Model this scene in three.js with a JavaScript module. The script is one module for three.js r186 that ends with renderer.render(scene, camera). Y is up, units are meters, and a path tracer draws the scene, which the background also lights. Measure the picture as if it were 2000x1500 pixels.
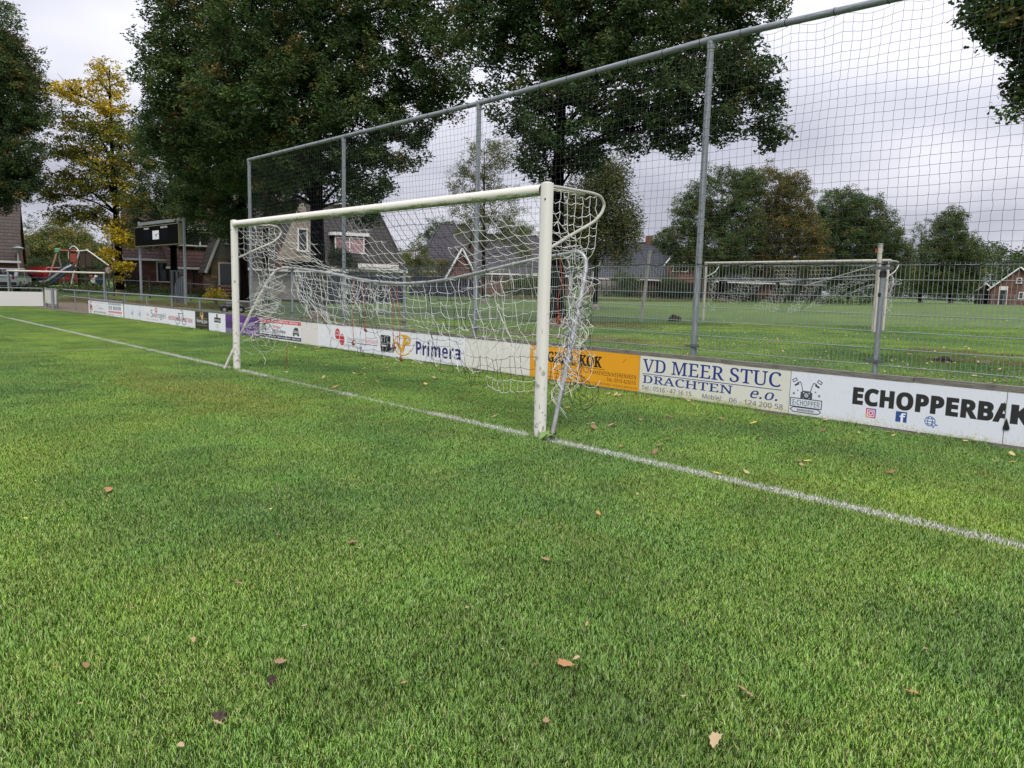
import * as THREE from 'three';
import { mergeGeometries } from 'three/addons/utils/BufferGeometryUtils.js';
import { RoundedBoxGeometry } from 'three/addons/geometries/RoundedBoxGeometry.js';
import { createNoise2D, createNoise3D } from 'simplex-noise';

// ---------- camera, sky, sun, exposure ----------
const F = 1462.4, PITCH = 0.1245, ROLL = 0.0258, YAW = 0.8146;
const EYE = new THREE.Vector3(9.029, 1.5023, 5.4162);
const scene = new THREE.Scene();
const camera = new THREE.PerspectiveCamera(2 * Math.atan(750 / F) * 180 / Math.PI, 4 / 3, 0.1, 3000);
camera.position.copy(EYE);
camera.rotation.set(-PITCH, YAW, ROLL, 'YXZ');
camera.updateMatrixWorld(true);
const renderer = new THREE.WebGLRenderer({ antialias: true });
renderer.setSize(1024, 768);
renderer.toneMapping = THREE.LinearToneMapping;
renderer.toneMappingExposure = 1.5;
renderer.shadowMap.enabled = true;

let seed = 20241;
const rnd = () => { seed = (seed * 1664525 + 1013904223) >>> 0; return seed / 4294967296; };
const rr = (a, b) => a + (b - a) * rnd();
const reseed = s => { seed = s >>> 0; for (let i = 0; i < 4; i++) rnd(); };
const mkPrng = s => { let q = s >>> 0; return () => { q = (q * 1664525 + 1013904223) >>> 0; return q / 4294967296; }; };
const n2 = createNoise2D(mkPrng(11)), n3 = createNoise3D(mkPrng(12));
const fbm2 = (x, y, o = 4) => { let s = 0, a = 0.5, f = 1; for (let i = 0; i < o; i++) { s += a * n2(x * f, y * f); a *= 0.5; f *= 2.03; } return s; };
const lerp = (a, b, t) => a + (b - a) * t, clamp = (x, a, b) => Math.min(b, Math.max(a, x));
const sstep = (a, b, x) => { const t = clamp((x - a) / (b - a), 0, 1); return t * t * (3 - 2 * t); };

{ // overcast sky: darker towards the horizon than overhead, broken stratus
  const W = 1024, Hh = 512, d = new Float32Array(W * Hh * 4);
  for (let j = 0; j < Hh; j++) for (let i = 0; i < W; i++) {
    const az = ((i + 0.5) / W - 0.5) * 2 * Math.PI, el = ((j + 0.5) / Hh - 0.5) * Math.PI;
    const y = Math.sin(el), c = Math.cos(el), x = c * Math.cos(az), z = c * Math.sin(az);
    const k = (j * W + i) * 4, yy = Math.max(y, 0);
    const px = x / (yy + 0.16), pz = z / (yy + 0.16);
    const f = fbm2(px * 0.55 + 3.1, pz * 0.55 - 1.7, 6), g = fbm2(px * 0.22 - 9, pz * 0.22 + 4, 4);
    let L = 1.08 * (1 + 2 * yy) / 3 * (1 + 0.38 * f + 0.30 * g) + 0.04;
    if (y < 0) L = 0.55;
    const thick = clamp(0.5 - 0.9 * f - 0.9 * g, 0, 1);
    d[k] = L * lerp(0.955, 0.90, thick); d[k + 1] = L * lerp(0.96, 0.915, thick); d[k + 2] = L * lerp(1.06, 1.08, thick); d[k + 3] = 1;
  }
  const t = new THREE.DataTexture(d, W, Hh, THREE.RGBAFormat, THREE.FloatType);
  t.mapping = THREE.EquirectangularReflectionMapping; t.magFilter = t.minFilter = THREE.LinearFilter; t.needsUpdate = true;
  scene.background = t; scene.environment = t;
}
const sun = new THREE.DirectionalLight(0xfff3e2, 1.5);
sun.position.set(30, 55, 22); sun.target.position.set(0, 0, -4);
sun.castShadow = true; sun.shadow.radius = 34; sun.shadow.mapSize.set(2048, 2048);
Object.assign(sun.shadow.camera, { left: -60, right: 60, top: 60, bottom: -60, near: 1, far: 200 });
scene.add(sun, sun.target);

// ---------- pixels to places ----------
const ray = (u, v) => new THREE.Vector3((u - 1000) / F, (750 - v) / F, -1).applyEuler(camera.rotation);
const atZ = (u, v, z) => { const d = ray(u, v); return EYE.clone().addScaledVector(d, (z - EYE.z) / d.z); };
const atX = (u, v, x) => { const d = ray(u, v); return EYE.clone().addScaledVector(d, (x - EYE.x) / d.x); };
const atDepth = (u, v, dep) => EYE.clone().addScaledVector(ray(u, v), dep);
function height(x, z) {            // the pitch is flat, the land behind the fence and past the touchline rises gently
  const s = Math.max(0, -4.6 - z), w = Math.max(0, -37.5 - x);
  return 0.42 * (1 - Math.exp(-s / 8)) + 0.010 * Math.max(0, s - 15) * Math.exp(-Math.max(0, s - 90) / 200) + 0.7 * (1 - Math.exp(-w / 14));
}
const ground = (u, v) => { const d = ray(u, v); let t = 2; for (let i = 0; i < 4000; i++) { const p = EYE.clone().addScaledVector(d, t); if (p.y <= height(p.x, p.z)) return p; t *= 1.004; } return EYE.clone().addScaledVector(d, t); };
const standAt = (u, dep) => { const p = atDepth(u, 560, dep); p.y = height(p.x, p.z); return p; };

// ---------- helpers ----------
const V = (x, y, z) => new THREE.Vector3(x, y, z);
const taken = {};
const numbered = n => { const k = taken[n] = (taken[n] ?? -1) + 1; return k ? `${n}_${String(k).padStart(3, '0')}` : n; };
function merge(list) {
  if (!Array.isArray(list)) return list;
  if (list.length === 1) return list[0];
  const anyNon = list.some(g => !g.index), anyNoUv = list.some(g => !g.attributes.uv), anyCol = list.every(g => g.attributes.color);
  return mergeGeometries(list.map(g => {
    const q = anyNon && g.index ? g.toNonIndexed() : g.clone();
    if (anyNoUv) q.deleteAttribute('uv');
    if (!anyCol && q.attributes.color) q.deleteAttribute('color');
    for (const k of Object.keys(q.attributes)) if (!['position', 'normal', 'uv', 'color'].includes(k)) q.deleteAttribute(k);
    return q;
  }));
}
function part(name, geo, mat, parent) {
  const m = new THREE.Mesh(merge(geo), mat);
  m.name = name; m.castShadow = m.receiveShadow = true; parent.add(m); return m;
}
function tag(o, label, category, group) { o.userData.label = label; o.userData.category = category; if (group) o.userData.group = group; return o; }
function thing(name, label, category, p = V(0, 0, 0), turn = 0, group) {
  const o = new THREE.Group(); o.name = numbered(name); o.position.copy(p); o.rotation.y = turn; scene.add(o);
  return tag(o, label, category, group);
}
function solo(name, label, category, geo, mat, group) { return tag(part(numbered(name), geo, mat, scene), label, category, group); }
function struct(name, geo, mat, kind = 'structure', label) { const m = part(numbered(name), geo, mat, scene); m.userData.kind = kind; if (label) m.userData.label = label; return m; }
function inst(name, geo, mat, mats, cols, parent, kind) {
  const m = new THREE.InstancedMesh(geo, mat, mats.length);
  mats.forEach((q, i) => m.setMatrixAt(i, q));
  if (cols) cols.forEach((c, i) => m.setColorAt(i, c));
  m.name = name; m.castShadow = m.receiveShadow = true; if (kind) m.userData.kind = kind; parent.add(m); return m;
}
const C = (r, g, b) => new THREE.Color().setRGB(r, g, b);
const box = (w, h, d, x = 0, y = 0, z = 0, rx = 0, ry = 0, rz = 0) => { const g = new THREE.BoxGeometry(w, h, d); if (rx) g.rotateX(rx); if (ry) g.rotateY(ry); if (rz) g.rotateZ(rz); return g.translate(x, y, z); };
const rbox = (w, h, d, r, x = 0, y = 0, z = 0) => new RoundedBoxGeometry(w, h, d, 2, r).translate(x, y, z);
function rod(a, b, r0, r1 = r0, seg = 10) {
  const d = b.clone().sub(a), g = new THREE.CylinderGeometry(r1, r0, d.length(), seg, 1);
  g.applyQuaternion(new THREE.Quaternion().setFromUnitVectors(V(0, 1, 0), d.clone().normalize()));
  return g.translate((a.x + b.x) / 2, (a.y + b.y) / 2, (a.z + b.z) / 2);
}
const bent = (pts, r, n = 40, seg = 10, tension = 0.5) => new THREE.TubeGeometry(new THREE.CatmullRomCurve3(pts, false, 'catmullrom', tension), n, r, seg, false);
// thin cords: polylines swept with a triangular section, one colour for each polyline
function cords(lines, r, colors, sides = 3) {
  const pos = [], nor = [], col = [], idx = [], t = V(), a = V(), b = V(), up = V(0.13, 0.97, 0.21);
  lines.forEach((ln, li) => {
    const c = colors ? colors[li] : null, base0 = pos.length / 3;
    for (let i = 0; i < ln.length; i++) {
      t.copy(ln[Math.min(i + 1, ln.length - 1)]).sub(ln[Math.max(i - 1, 0)]).normalize();
      a.crossVectors(t, Math.abs(t.dot(up)) > 0.95 ? V(1, 0, 0) : up).normalize(); b.crossVectors(t, a);
      for (let s = 0; s < sides; s++) {
        const q = s / sides * 2 * Math.PI, x = Math.cos(q), y = Math.sin(q);
        const nx = a.x * x + b.x * y, ny = a.y * x + b.y * y, nz = a.z * x + b.z * y;
        pos.push(ln[i].x + nx * r, ln[i].y + ny * r, ln[i].z + nz * r); nor.push(nx, ny, nz);
        if (c) col.push(c.r, c.g, c.b);
      }
      if (i) for (let s = 0; s < sides; s++) {
        const p = base0 + (i - 1) * sides, q = p + sides, s2 = (s + 1) % sides;
        idx.push(p + s, p + s2, q + s, q + s, p + s2, q + s2);
      }
    }
  });
  const g = new THREE.BufferGeometry();
  g.setAttribute('position', new THREE.Float32BufferAttribute(pos, 3)); g.setAttribute('normal', new THREE.Float32BufferAttribute(nor, 3));
  if (colors) g.setAttribute('color', new THREE.Float32BufferAttribute(col, 3));
  g.setIndex(idx); return g;
}
// a planar polygon with thickness, uv in metres along its first edge
function slab(pts, th) {
  const o = pts[0], ex = pts[1].clone().sub(o).normalize(), n = ex.clone().cross(pts[pts.length - 1].clone().sub(o)).normalize(), ey = n.clone().cross(ex);
  const sh = new THREE.Shape(pts.map(p => { const d = p.clone().sub(o); return new THREE.Vector2(d.dot(ex), d.dot(ey)); }));
  const g = new THREE.ExtrudeGeometry(sh, { depth: th, bevelEnabled: false });
  g.applyMatrix4(new THREE.Matrix4().makeBasis(ex, ey, n).setPosition(o.clone().addScaledVector(n, -th)));
  return g;
}
function tex(w, h, fn, repeat = 1, srgb = true) {
  const d = new Uint8Array(w * h * 4);
  for (let j = 0; j < h; j++) for (let i = 0; i < w; i++) { const c = fn(i / w, j / h), k = (j * w + i) * 4; for (let q = 0; q < 3; q++) d[k + q] = clamp(c[Math.min(q, c.length - 1)] * 255, 0, 255); d[k + 3] = 255; }
  const t = new THREE.DataTexture(d, w, h); t.wrapS = t.wrapT = THREE.RepeatWrapping; t.repeat.set(repeat, repeat);
  t.magFilter = THREE.LinearFilter; t.minFilter = THREE.LinearMipmapLinearFilter; t.generateMipmaps = true;
  if (srgb) t.colorSpace = THREE.SRGBColorSpace; t.needsUpdate = true; return t;
}
const TAU = Math.PI * 2;
// noise that tiles over the unit square
const tn = (u, v, f, s = 0) => n3(Math.cos(u * TAU) * f + s, Math.sin(u * TAU) * f, Math.cos(v * TAU) * f * 0.9 + Math.sin(v * TAU) * f * 1.1 + s);
function canvasTex(w, h, draw) {
  const c = document.createElement('canvas'); c.width = w; c.height = h; draw(c.getContext('2d'), w, h);
  const t = new THREE.CanvasTexture(c); t.colorSpace = THREE.SRGBColorSpace; t.anisotropy = 8; return t;
}
const std = (o) => new THREE.MeshStandardMaterial(o), phy = (o) => new THREE.MeshPhysicalMaterial(o);

// ---------- shared materials ----------
const grimeTex = tex(256, 256, (u, v) => { const q = 0.86 + 0.09 * tn(u, v, 1.3) + 0.05 * tn(u, v, 5, 3) + 0.05 * tn(u, v, 13, 8); return [q, q * 0.995, q * 0.98]; });
const steelTex = tex(256, 256, (u, v) => { const q = 0.82 + 0.10 * tn(u, v, 2) + 0.10 * tn(u, v, 9, 3); return [q, q, q * 1.01]; });
const M = {
  steel: std({ color: C(0.38, 0.42, 0.45), roughness: 0.55, metalness: 0.35, map: steelTex }),
  steelDark: std({ color: C(0.17, 0.19, 0.21), roughness: 0.6, metalness: 0.3, map: steelTex }),
  wire: std({ color: C(0.28, 0.31, 0.31), roughness: 0.5, metalness: 0.4 }),
  alu: std({ color: C(0.62, 0.63, 0.64), roughness: 0.38, metalness: 0.55, map: steelTex }),
  white: std({ color: C(0.74, 0.73, 0.68), roughness: 0.45, map: grimeTex }),
  oldWhite: std({ color: C(0.62, 0.60, 0.53), roughness: 0.7, map: grimeTex }),
  concrete: std({ color: C(0.36, 0.35, 0.33), roughness: 0.9, map: tex(256, 256, (u, v) => { const q = 0.72 + 0.16 * tn(u, v, 1.7) + 0.10 * tn(u, v, 6, 2) + 0.10 * tn(u, v, 17, 5); return [q, q * 0.99, q * 0.95]; }) }),
  black: std({ color: C(0.012, 0.012, 0.013), roughness: 0.5 }),
  darkGreenPaint: std({ color: C(0.02, 0.028, 0.025), roughness: 0.6 }),
  rubber: std({ color: C(0.02, 0.02, 0.02), roughness: 0.85 }),
  glass: phy({ color: C(0.03, 0.035, 0.04), roughness: 0.06, specularIntensity: 1 }),
  upvc: std({ color: C(0.75, 0.75, 0.74), roughness: 0.4 }),
  orange: std({ color: C(0.40, 0.085, 0.04), roughness: 0.8 }),
};
// ---------- the ground ----------
const LINE_X0 = -36, BACK = -3.66;
const dirtAt = (x, z) => {          // worn, bare or dry places seen in the turf
  let d = 0;
  const blob = (cx, cz, rx, rz, k) => { const q = ((x - cx) / rx) ** 2 + ((z - cz) / rz) ** 2 + 0.5 * fbm2(x * 1.3 + cx, z * 1.3); d = Math.max(d, k * clamp(1.35 - q, 0, 1)); };
  blob(-1.6, 1.5, 2.6, 0.75, 0.40); blob(-9.5, -16, 3.2, 1.6, 0.9); blob(-6.0, -10.5, 4.6, 1.1, 0.75); blob(3.4, -14.6, 1.6, 0.6, 0.8); blob(5.2, -12.6, 2.2, 0.9, 0.7); blob(3.6, -7.2, 1.6, 0.5, 0.5); blob(-16, -9, 3, 2, 0.6);
  return d;
};
const turfTone = (x, z) => {        // clover, dry and lush patches of the turf
  const a = fbm2(x * 0.42, z * 0.42, 4), b = fbm2(x * 0.11 + 40, z * 0.16, 3), c = fbm2(x * 1.7 + 9, z * 1.7, 3);
  const k = 1 + 0.32 * a + 0.18 * b + 0.24 * c, y = clamp(0.5 + 0.9 * b + 0.5 * a, 0, 1);
  return [k * lerp(0.86, 1.16, y), k * lerp(0.95, 1.05, y), k * lerp(1.10, 0.85, y)];
};
{
  const N = 260, g = new THREE.BufferGeometry(), pos = [], uv = [], col = [], idx = [];
  const f = t => (t * 18 + Math.sign(t) * Math.abs(t) ** 4 * 1180);
  for (let j = 0; j <= N; j++) for (let i = 0; i <= N; i++) {
    const x = f(i / N * 2 - 1) - 4, z = f(j / N * 2 - 1) - 6;
    pos.push(x, height(x, z) - 0.006, z); uv.push(x / 3.1, z / 3.1);
    const t = turfTone(x, z), d = dirtAt(x, z), near = z > -3.9 || Math.hypot(x - 9, z - 5) < 30;
    const gr = [0.122 * t[0], 0.225 * t[1], 0.046 * t[2]];
    col.push(lerp(gr[0], 0.16, d), lerp(gr[1], 0.115, d), lerp(gr[2], 0.07, d));
  }
  for (let j = 0; j < N; j++) for (let i = 0; i < N; i++) { const a = j * (N + 1) + i, b = a + N + 1; idx.push(a, b, a + 1, a + 1, b, b + 1); }
  g.setAttribute('position', new THREE.Float32BufferAttribute(pos, 3)); g.setAttribute('uv', new THREE.Float32BufferAttribute(uv, 2));
  g.setAttribute('color', new THREE.Float32BufferAttribute(col, 3)); g.setIndex(idx); g.computeVertexNormals();
  const fine = tex(512, 512, (u, v) => { const q = 0.80 + 0.16 * tn(u, v, 3) + 0.22 * tn(u, v, 21, 4) + 0.24 * (rnd() - 0.5); return [q * 1.02, q, q * 0.96]; });
  const bump = tex(512, 512, (u, v) => [0.5 + 0.25 * tn(u, v, 30, 7) + 0.5 * (rnd() - 0.5)], 1, false);
  struct('ground', g, std({ vertexColors: true, map: fine, bumpMap: bump, bumpScale: 0.02, roughness: 0.95 }));
}
// blades of grass: square patches of turf, laid edge to edge
reseed(77);
const CELL = 0.34;
function blades(n, place, look) {
  const pos = [], nor = [], col = [], idx = [];
  for (let k = 0; k < n; k++) {
    const p = place(); if (!p) continue;
    const [x, z] = p, L = rr(0.010, 0.029) * (rnd() < 0.06 ? 1.5 : 1) * (p[2] ?? 1), w = rr(0.0007, 0.0015), az = rr(0, TAU), lean = rr(0.3, 1.45), turn = rr(0, TAU);
    const cx = Math.cos(turn) * w, cz = Math.sin(turn) * w, dx = Math.cos(az), dz = Math.sin(az);
    const b = pos.length / 3, y1 = L * 0.55 * Math.cos(lean * 0.5), o1 = L * 0.55 * Math.sin(lean * 0.5), y2 = y1 + L * 0.45 * Math.cos(lean), o2 = o1 + L * 0.45 * Math.sin(lean);
    pos.push(x - cx, -0.004, z - cz, x + cx, -0.004, z + cz, x + dx * o1 - cx * 0.9, y1, z + dz * o1 - cz * 0.9, x + dx * o1 + cx * 0.9, y1, z + dz * o1 + cz * 0.9, x + dx * o2, y2, z + dz * o2);
    const nx = -Math.sin(turn) * 0.5, nz = Math.cos(turn) * 0.5;
    for (let q = 0; q < 5; q++) nor.push(nx - dx * 0.2, 0.85, nz - dz * 0.2);
    const c = look(); for (let q = 0; q < 5; q++) col.push(c[0], c[1], c[2]);
    idx.push(b, b + 1, b + 2, b + 2, b + 1, b + 3, b + 2, b + 3, b + 4);
  }
  const g = new THREE.BufferGeometry();
  g.setAttribute('position', new THREE.Float32BufferAttribute(pos, 3)); g.setAttribute('normal', new THREE.Float32BufferAttribute(nor, 3));
  g.setAttribute('color', new THREE.Float32BufferAttribute(col, 3)); g.setIndex(idx); return g;
}
const grassLook = () => {
  const q = rnd(), v = rr(0.85, 1.22);
  if (q > 0.91) return [0.36 * v, 0.47 * v, 0.21 * v];  // pale blades: highlights on the turf put into the blade colour
  if (q < 0.045) return [0.36 * v, 0.32 * v, 0.15 * v];
  if (q < 0.30) return [0.24 * v, 0.40 * v, 0.08 * v];
  if (q < 0.42) return [0.23 * v, 0.37 * v, 0.15 * v];
  return [0.158 * v, 0.315 * v, 0.054 * v];
};
const whiteLook = () => { const v = rr(0.7, 1.05); return rnd() < 0.88 ? [0.82 * v, 0.84 * v, 0.79 * v] : [0.3 * v, 0.4 * v, 0.2 * v]; };
const edge = () => (rnd() + rnd() * 0.22 - 0.61) * CELL, inCell = () => [edge(), edge()];
const NV = 7;
const turf = Array.from({ length: NV }, () => blades(3600, inCell, grassLook));
const bandX = () => rr(-0.56, 0.56) * CELL;
const inBand = w => { const z = (rnd() + rnd() + rnd() - 1.5) * w * 0.8; return z; };
const painted = [1, 2, 3].map(() => blades(1700, () => [bandX(), inBand(0.105), 1.15], whiteLook));
const paintedFaint = [1, 2].map(() => blades(560, () => [bandX(), inBand(0.09), 1.1], whiteLook));
const besideLine = [1, 2, 3].map(() => blades(3400, () => { const p = inCell(); return Math.abs(p[1]) < 0.05 && rnd() < 0.72 ? null : p; }, grassLook));
{
  const gmat = phy({ vertexColors: true, roughness: 0.7, side: THREE.DoubleSide, specularIntensity: 0.5 });
  const mats = turf.map(() => []), cols = turf.map(() => []), bm = besideLine.map(() => []), bc = besideLine.map(() => []), pm = painted.map(() => []), fm = paintedFaint.map(() => []);
  const m4 = new THREE.Matrix4(), q = new THREE.Quaternion(), fwd = V(-Math.sin(YAW), 0, -Math.cos(YAW)), side = V(Math.cos(YAW), 0, -Math.sin(YAW));
  const seen = (x, z, far) => { const dx = x - EYE.x, dz = z - EYE.z, d = dx * fwd.x + dz * fwd.z, s = dx * side.x + dz * side.z; return d > 1.1 && d < far && Math.abs(s) < d * 0.74 + 0.9; };
  for (let iz = -86; iz <= 40; iz++) for (let ix = -118; ix <= 40; ix++) {
    const z = iz * CELL, x = ix * CELL, far = z < -3.9 ? 30 : 46;
    if (!seen(x, z, far) || (z < BACK && z > BACK - 0.3) || x < -36) continue;
    const onLine = iz === 0, d = dirtAt(x, z);
    if (!onLine && z < -4 && rnd() < d * 0.6) continue;
    const t = turfTone(x, z), y = height(x, z), ry = onLine ? (rnd() < 0.5 ? 0 : Math.PI) : Math.floor(rnd() * 4) * Math.PI / 2 + rr(-0.14, 0.14);
    const k = onLine ? 1 : rr(0.92, 1.12) * (1 + 0.20 * fbm2(x * 0.9 + 5, z * 0.9, 2)), c = C(t[0] * rr(0.94, 1.06) * lerp(1, 0.95, d), t[1] * rr(0.95, 1.05) * lerp(1, 0.55, d), t[2] * lerp(1, 0.9, d));
    m4.compose(V(x + (onLine ? 0 : rr(-0.02, 0.02)), y, z + (onLine ? 0 : rr(-0.02, 0.02))), q.setFromEuler(new THREE.Euler(0, ry, 0)), V(onLine ? 1 : 1.08, k * (z < -3.9 ? 1.3 : 1), onLine ? 1 : 1.08));
    if (onLine) {
      const v = Math.floor(rnd() * besideLine.length);
      const mid = (x > -2.9 && x < 1.9) ? (n2(x * 0.9, 3) > 0.1 ? 0.35 : 0.06) : x > 3 ? 1 : 0.85;
      if (rnd() < mid) { bm[v].push(m4.clone()); bc[v].push(c); pm[Math.floor(rnd() * 3)].push(m4.clone()); } else { mats[v].push(m4.clone()); cols[v].push(c); fm[Math.floor(rnd() * 2)].push(m4.clone()); }
    } else { const v = Math.floor(rnd() * NV); mats[v].push(m4.clone()); cols[v].push(c); }
  }
  const grass = new THREE.Group(); grass.name = 'grass'; scene.add(grass);
  grass.userData = { kind: 'stuff', label: 'short mown green grass covering the football pitch', category: 'grass' };
  { // longer grass the mower leaves against the boards and posts
    const tall = [1, 2].map(() => blades(150, () => [rr(-0.13, 0.13), rr(-0.035, 0.035), rr(1.6, 4.2)], grassLook)), tm = [[], []];
    for (let x = -27.5; x < 9.3; x += 0.12) if (n2(x * 1.1, 7) > -0.35) tm[Math.floor(rnd() * 2)].push(m4.clone().compose(V(x, 0, BACK + rr(0.02, 0.07)), q.setFromEuler(new THREE.Euler(0, rr(-0.2, 0.2), 0)), V(1, rr(0.5, 1.15), 1)));
    for (const gx of [-3.72, 3.72]) for (let k = 0; k < 14; k++) { const a = k / 14 * TAU; tm[k & 1].push(m4.clone().compose(V(gx + 0.10 * Math.cos(a), 0, 0.09 * Math.sin(a)), q.setFromEuler(new THREE.Euler(0, -a + Math.PI / 2, 0)), V(0.35, rr(0.5, 0.95), 1))); }
    tm.forEach((a, i) => inst('uncut_blades', tall[i], gmat, a, null, grass));
  }
  mats.forEach((a, i) => inst('turf_blades', turf[i], gmat, a, cols[i], grass));
  bm.forEach((a, i) => inst('turf_blades', besideLine[i], gmat, a, bc[i], grass));
  const line = new THREE.Group(); line.name = 'goal_line'; scene.add(line);
  line.userData = { kind: 'structure', label: 'white painted goal line on the grass' };
  const wmat = std({ vertexColors: true, roughness: 0.8, side: THREE.DoubleSide });
  pm.forEach((a, i) => inst('painted_blades', painted[i], wmat, a, null, line));
  fm.forEach((a, i) => a.length && inst('painted_blades', paintedFaint[i], wmat, a, null, line));
  // worn goal-area line running out from the goal line
  const ga = new THREE.Group(); ga.name = 'goal_area_line'; scene.add(ga); ga.userData = { kind: 'structure', label: 'worn white line of the goal area' };
  const gm = []; for (let z = 0.3; z < 5.5; z += CELL) gm.push(new THREE.Matrix4().compose(V(-8.66, 0, z), q.setFromEuler(new THREE.Euler(0, Math.PI / 2, 0)), V(1, 0.95, 1)));
  inst('painted_blades', paintedFaint[0], wmat, gm, null, ga);
}
// gravel by the gate, the street in front of the houses
const gravel = std({ color: C(0.30, 0.25, 0.20), roughness: 1, map: M.concrete.map });
{
  const strip = (pts, y) => { const sh = new THREE.Shape(pts.map(p => new THREE.Vector2(p[0], -p[1]))); const g = new THREE.ShapeGeometry(sh).rotateX(-Math.PI / 2); const a = g.attributes.position; for (let i = 0; i < a.count; i++) a.setY(i, height(a.getX(i), a.getZ(i)) + y); g.computeVertexNormals(); return g; };
  struct('gravel_path', strip([[-35.4, -3.0], [-27.4, -3.3], [-26.4, -4.4], [-29, -5.2], [-34, -5.2], [-40, -6.5], [-40, -5.2]], 0.03), gravel);
  const st = standAt(20, 64), s2 = standAt(640, 52);
  const a = st.clone().sub(s2).setY(0).normalize(), nn = V(-a.z, 0, a.x);
  const P = (p, t, o) => [p.x + a.x * t + nn.x * o, p.z + a.z * t + nn.z * o];
  struct('street', strip([P(st, 20, -3), P(st, 20, 3), P(s2, -4, 3), P(s2, -4, -3)], 0.10), std({ color: C(0.20, 0.19, 0.18), roughness: 0.95, map: M.concrete.map }));
}
// ---------- the goal ----------
function profileTube(path, rx, rz, seg, rows, colorAt, power = 2) {   // a straight member along y with a rounded section
  const pos = [], nor = [], col = [], uv = [], idx = [];
  for (let j = 0; j <= rows; j++) for (let i = 0; i <= seg; i++) {
    const t = j / rows, q = i / seg * TAU, c = Math.cos(q), s = Math.sin(q), e = 2 / power;
    const x = Math.sign(c) * Math.abs(c) ** e * rx, z = Math.sign(s) * Math.abs(s) ** e * rz;
    pos.push(x, t * path, z); nor.push(c, 0, s); uv.push(i / seg, t * path);
    const k = colorAt(t * path, q); col.push(k[0], k[1], k[2]);
    if (i < seg && j < rows) { const a = j * (seg + 1) + i, b = a + seg + 1; idx.push(a, b, a + 1, a + 1, b, b + 1); }
  }
  const g = new THREE.BufferGeometry();
  g.setAttribute('position', new THREE.Float32BufferAttribute(pos, 3)); g.setAttribute('normal', new THREE.Float32BufferAttribute(nor, 3));
  g.setAttribute('uv', new THREE.Float32BufferAttribute(uv, 2)); g.setAttribute('color', new THREE.Float32BufferAttribute(col, 3)); g.setIndex(idx); return g;
}
const GX = 3.72;
const goalPaint = std({ vertexColors: true, roughness: 0.42 });
const goal = thing('football_goal', 'large white football goal standing on the painted goal line in the pitch', 'goal', V(0, 0, 0));
{
  // ball marks, mud splashes and rubbed places, each with its own outline
  const marks = [0, 1].map(k => { const r = mkPrng(61 + k), m = []; for (let i = 0; i < 90; i++) m.push([r() * TAU, r() * r() * 2.2, 0.10 + r() * 0.35, 0.006 + r() * 0.03, 0.45 + r() * 0.35]); if (k) for (let i = 0; i < 34; i++) m.push([2.5 + r() * 0.9, 0.1 + r() * 0.62, 0.2 + r() * 0.3, 0.02 + r() * 0.05, 0.5]); return m; });
  const postColor = (k) => (y, q) => {
    let v = 1; const grit = 0.5 * fbm2(q * 9 + k * 3, y * 40, 3);
    for (const [mq, my, wq, wy, t] of marks[k]) if (((q - mq) / wq) ** 2 + ((y - my) / wy) ** 2 + grit * 2 < 0.8) v = Math.min(v, t);
    return [0.73 * v, 0.72 * v, 0.67 * v];
  };
  [-1, 1].forEach((s, k) => {
    const g = profileTube(2.56, 0.06, 0.052, 64, 400, postColor(k), 3.2);
    const p = part('post', g, goalPaint, goal); p.position.set(s * GX, 0, 0);
    const cap = part('post_cap', new THREE.SphereGeometry(0.058, 24, 8, 0, TAU, 0, Math.PI / 2).scale(1, 0.28, 0.88), goalPaint.clone(), goal);
    cap.material.vertexColors = false; cap.material.color = C(0.73, 0.72, 0.67); cap.position.set(s * GX, 2.557, 0);
    part('bolt', new THREE.CylinderGeometry(0.008, 0.008, 0.01, 8).rotateX(Math.PI / 2).translate(s * GX + 0.03 * (s > 0 ? 1 : -0.2), 2.40, 0.054), M.black, p.parent);
  });
  // crossbar with green algae growing along its underside
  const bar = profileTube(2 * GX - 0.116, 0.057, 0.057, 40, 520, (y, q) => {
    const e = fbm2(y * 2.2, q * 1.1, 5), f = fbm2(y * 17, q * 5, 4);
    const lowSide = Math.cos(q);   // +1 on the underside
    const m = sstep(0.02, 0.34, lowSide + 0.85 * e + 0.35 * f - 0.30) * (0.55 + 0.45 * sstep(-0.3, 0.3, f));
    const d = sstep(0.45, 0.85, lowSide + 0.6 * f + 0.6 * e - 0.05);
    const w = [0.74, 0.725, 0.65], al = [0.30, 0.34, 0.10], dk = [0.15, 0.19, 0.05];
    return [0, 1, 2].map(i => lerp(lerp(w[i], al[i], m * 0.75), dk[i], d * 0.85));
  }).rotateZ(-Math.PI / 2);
  // rotateZ(-90) turns +x of the section to -y: lowSide above faces the ground
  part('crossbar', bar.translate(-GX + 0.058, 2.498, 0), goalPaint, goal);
  // bent brackets that carry the net behind each post
  for (const s of [-1, 1]) {
    const x = s * 3.735;
    const pts = [V(x, 2.535, -0.05), V(x, 2.535, -0.35), V(x, 2.53, -0.66), V(x, 2.505, -0.80), V(x, 2.43, -0.86), V(x, 2.34, -0.82), V(x, 2.24, -0.70), V(x, 2.09, -0.38), V(x, 1.93, -0.05)];
    part('net_bracket', bent(pts, 0.0165, 70, 12, 0.3), std({ color: C(0.6, 0.59, 0.55), roughness: 0.5, map: grimeTex }), goal);
    part('bracket_strut', rod(V(s * 3.69, 2.515, -0.05), V(s * 3.70, 2.515, -0.58), 0.013, 0.013, 10), M.white, goal);
  }
}
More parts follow.
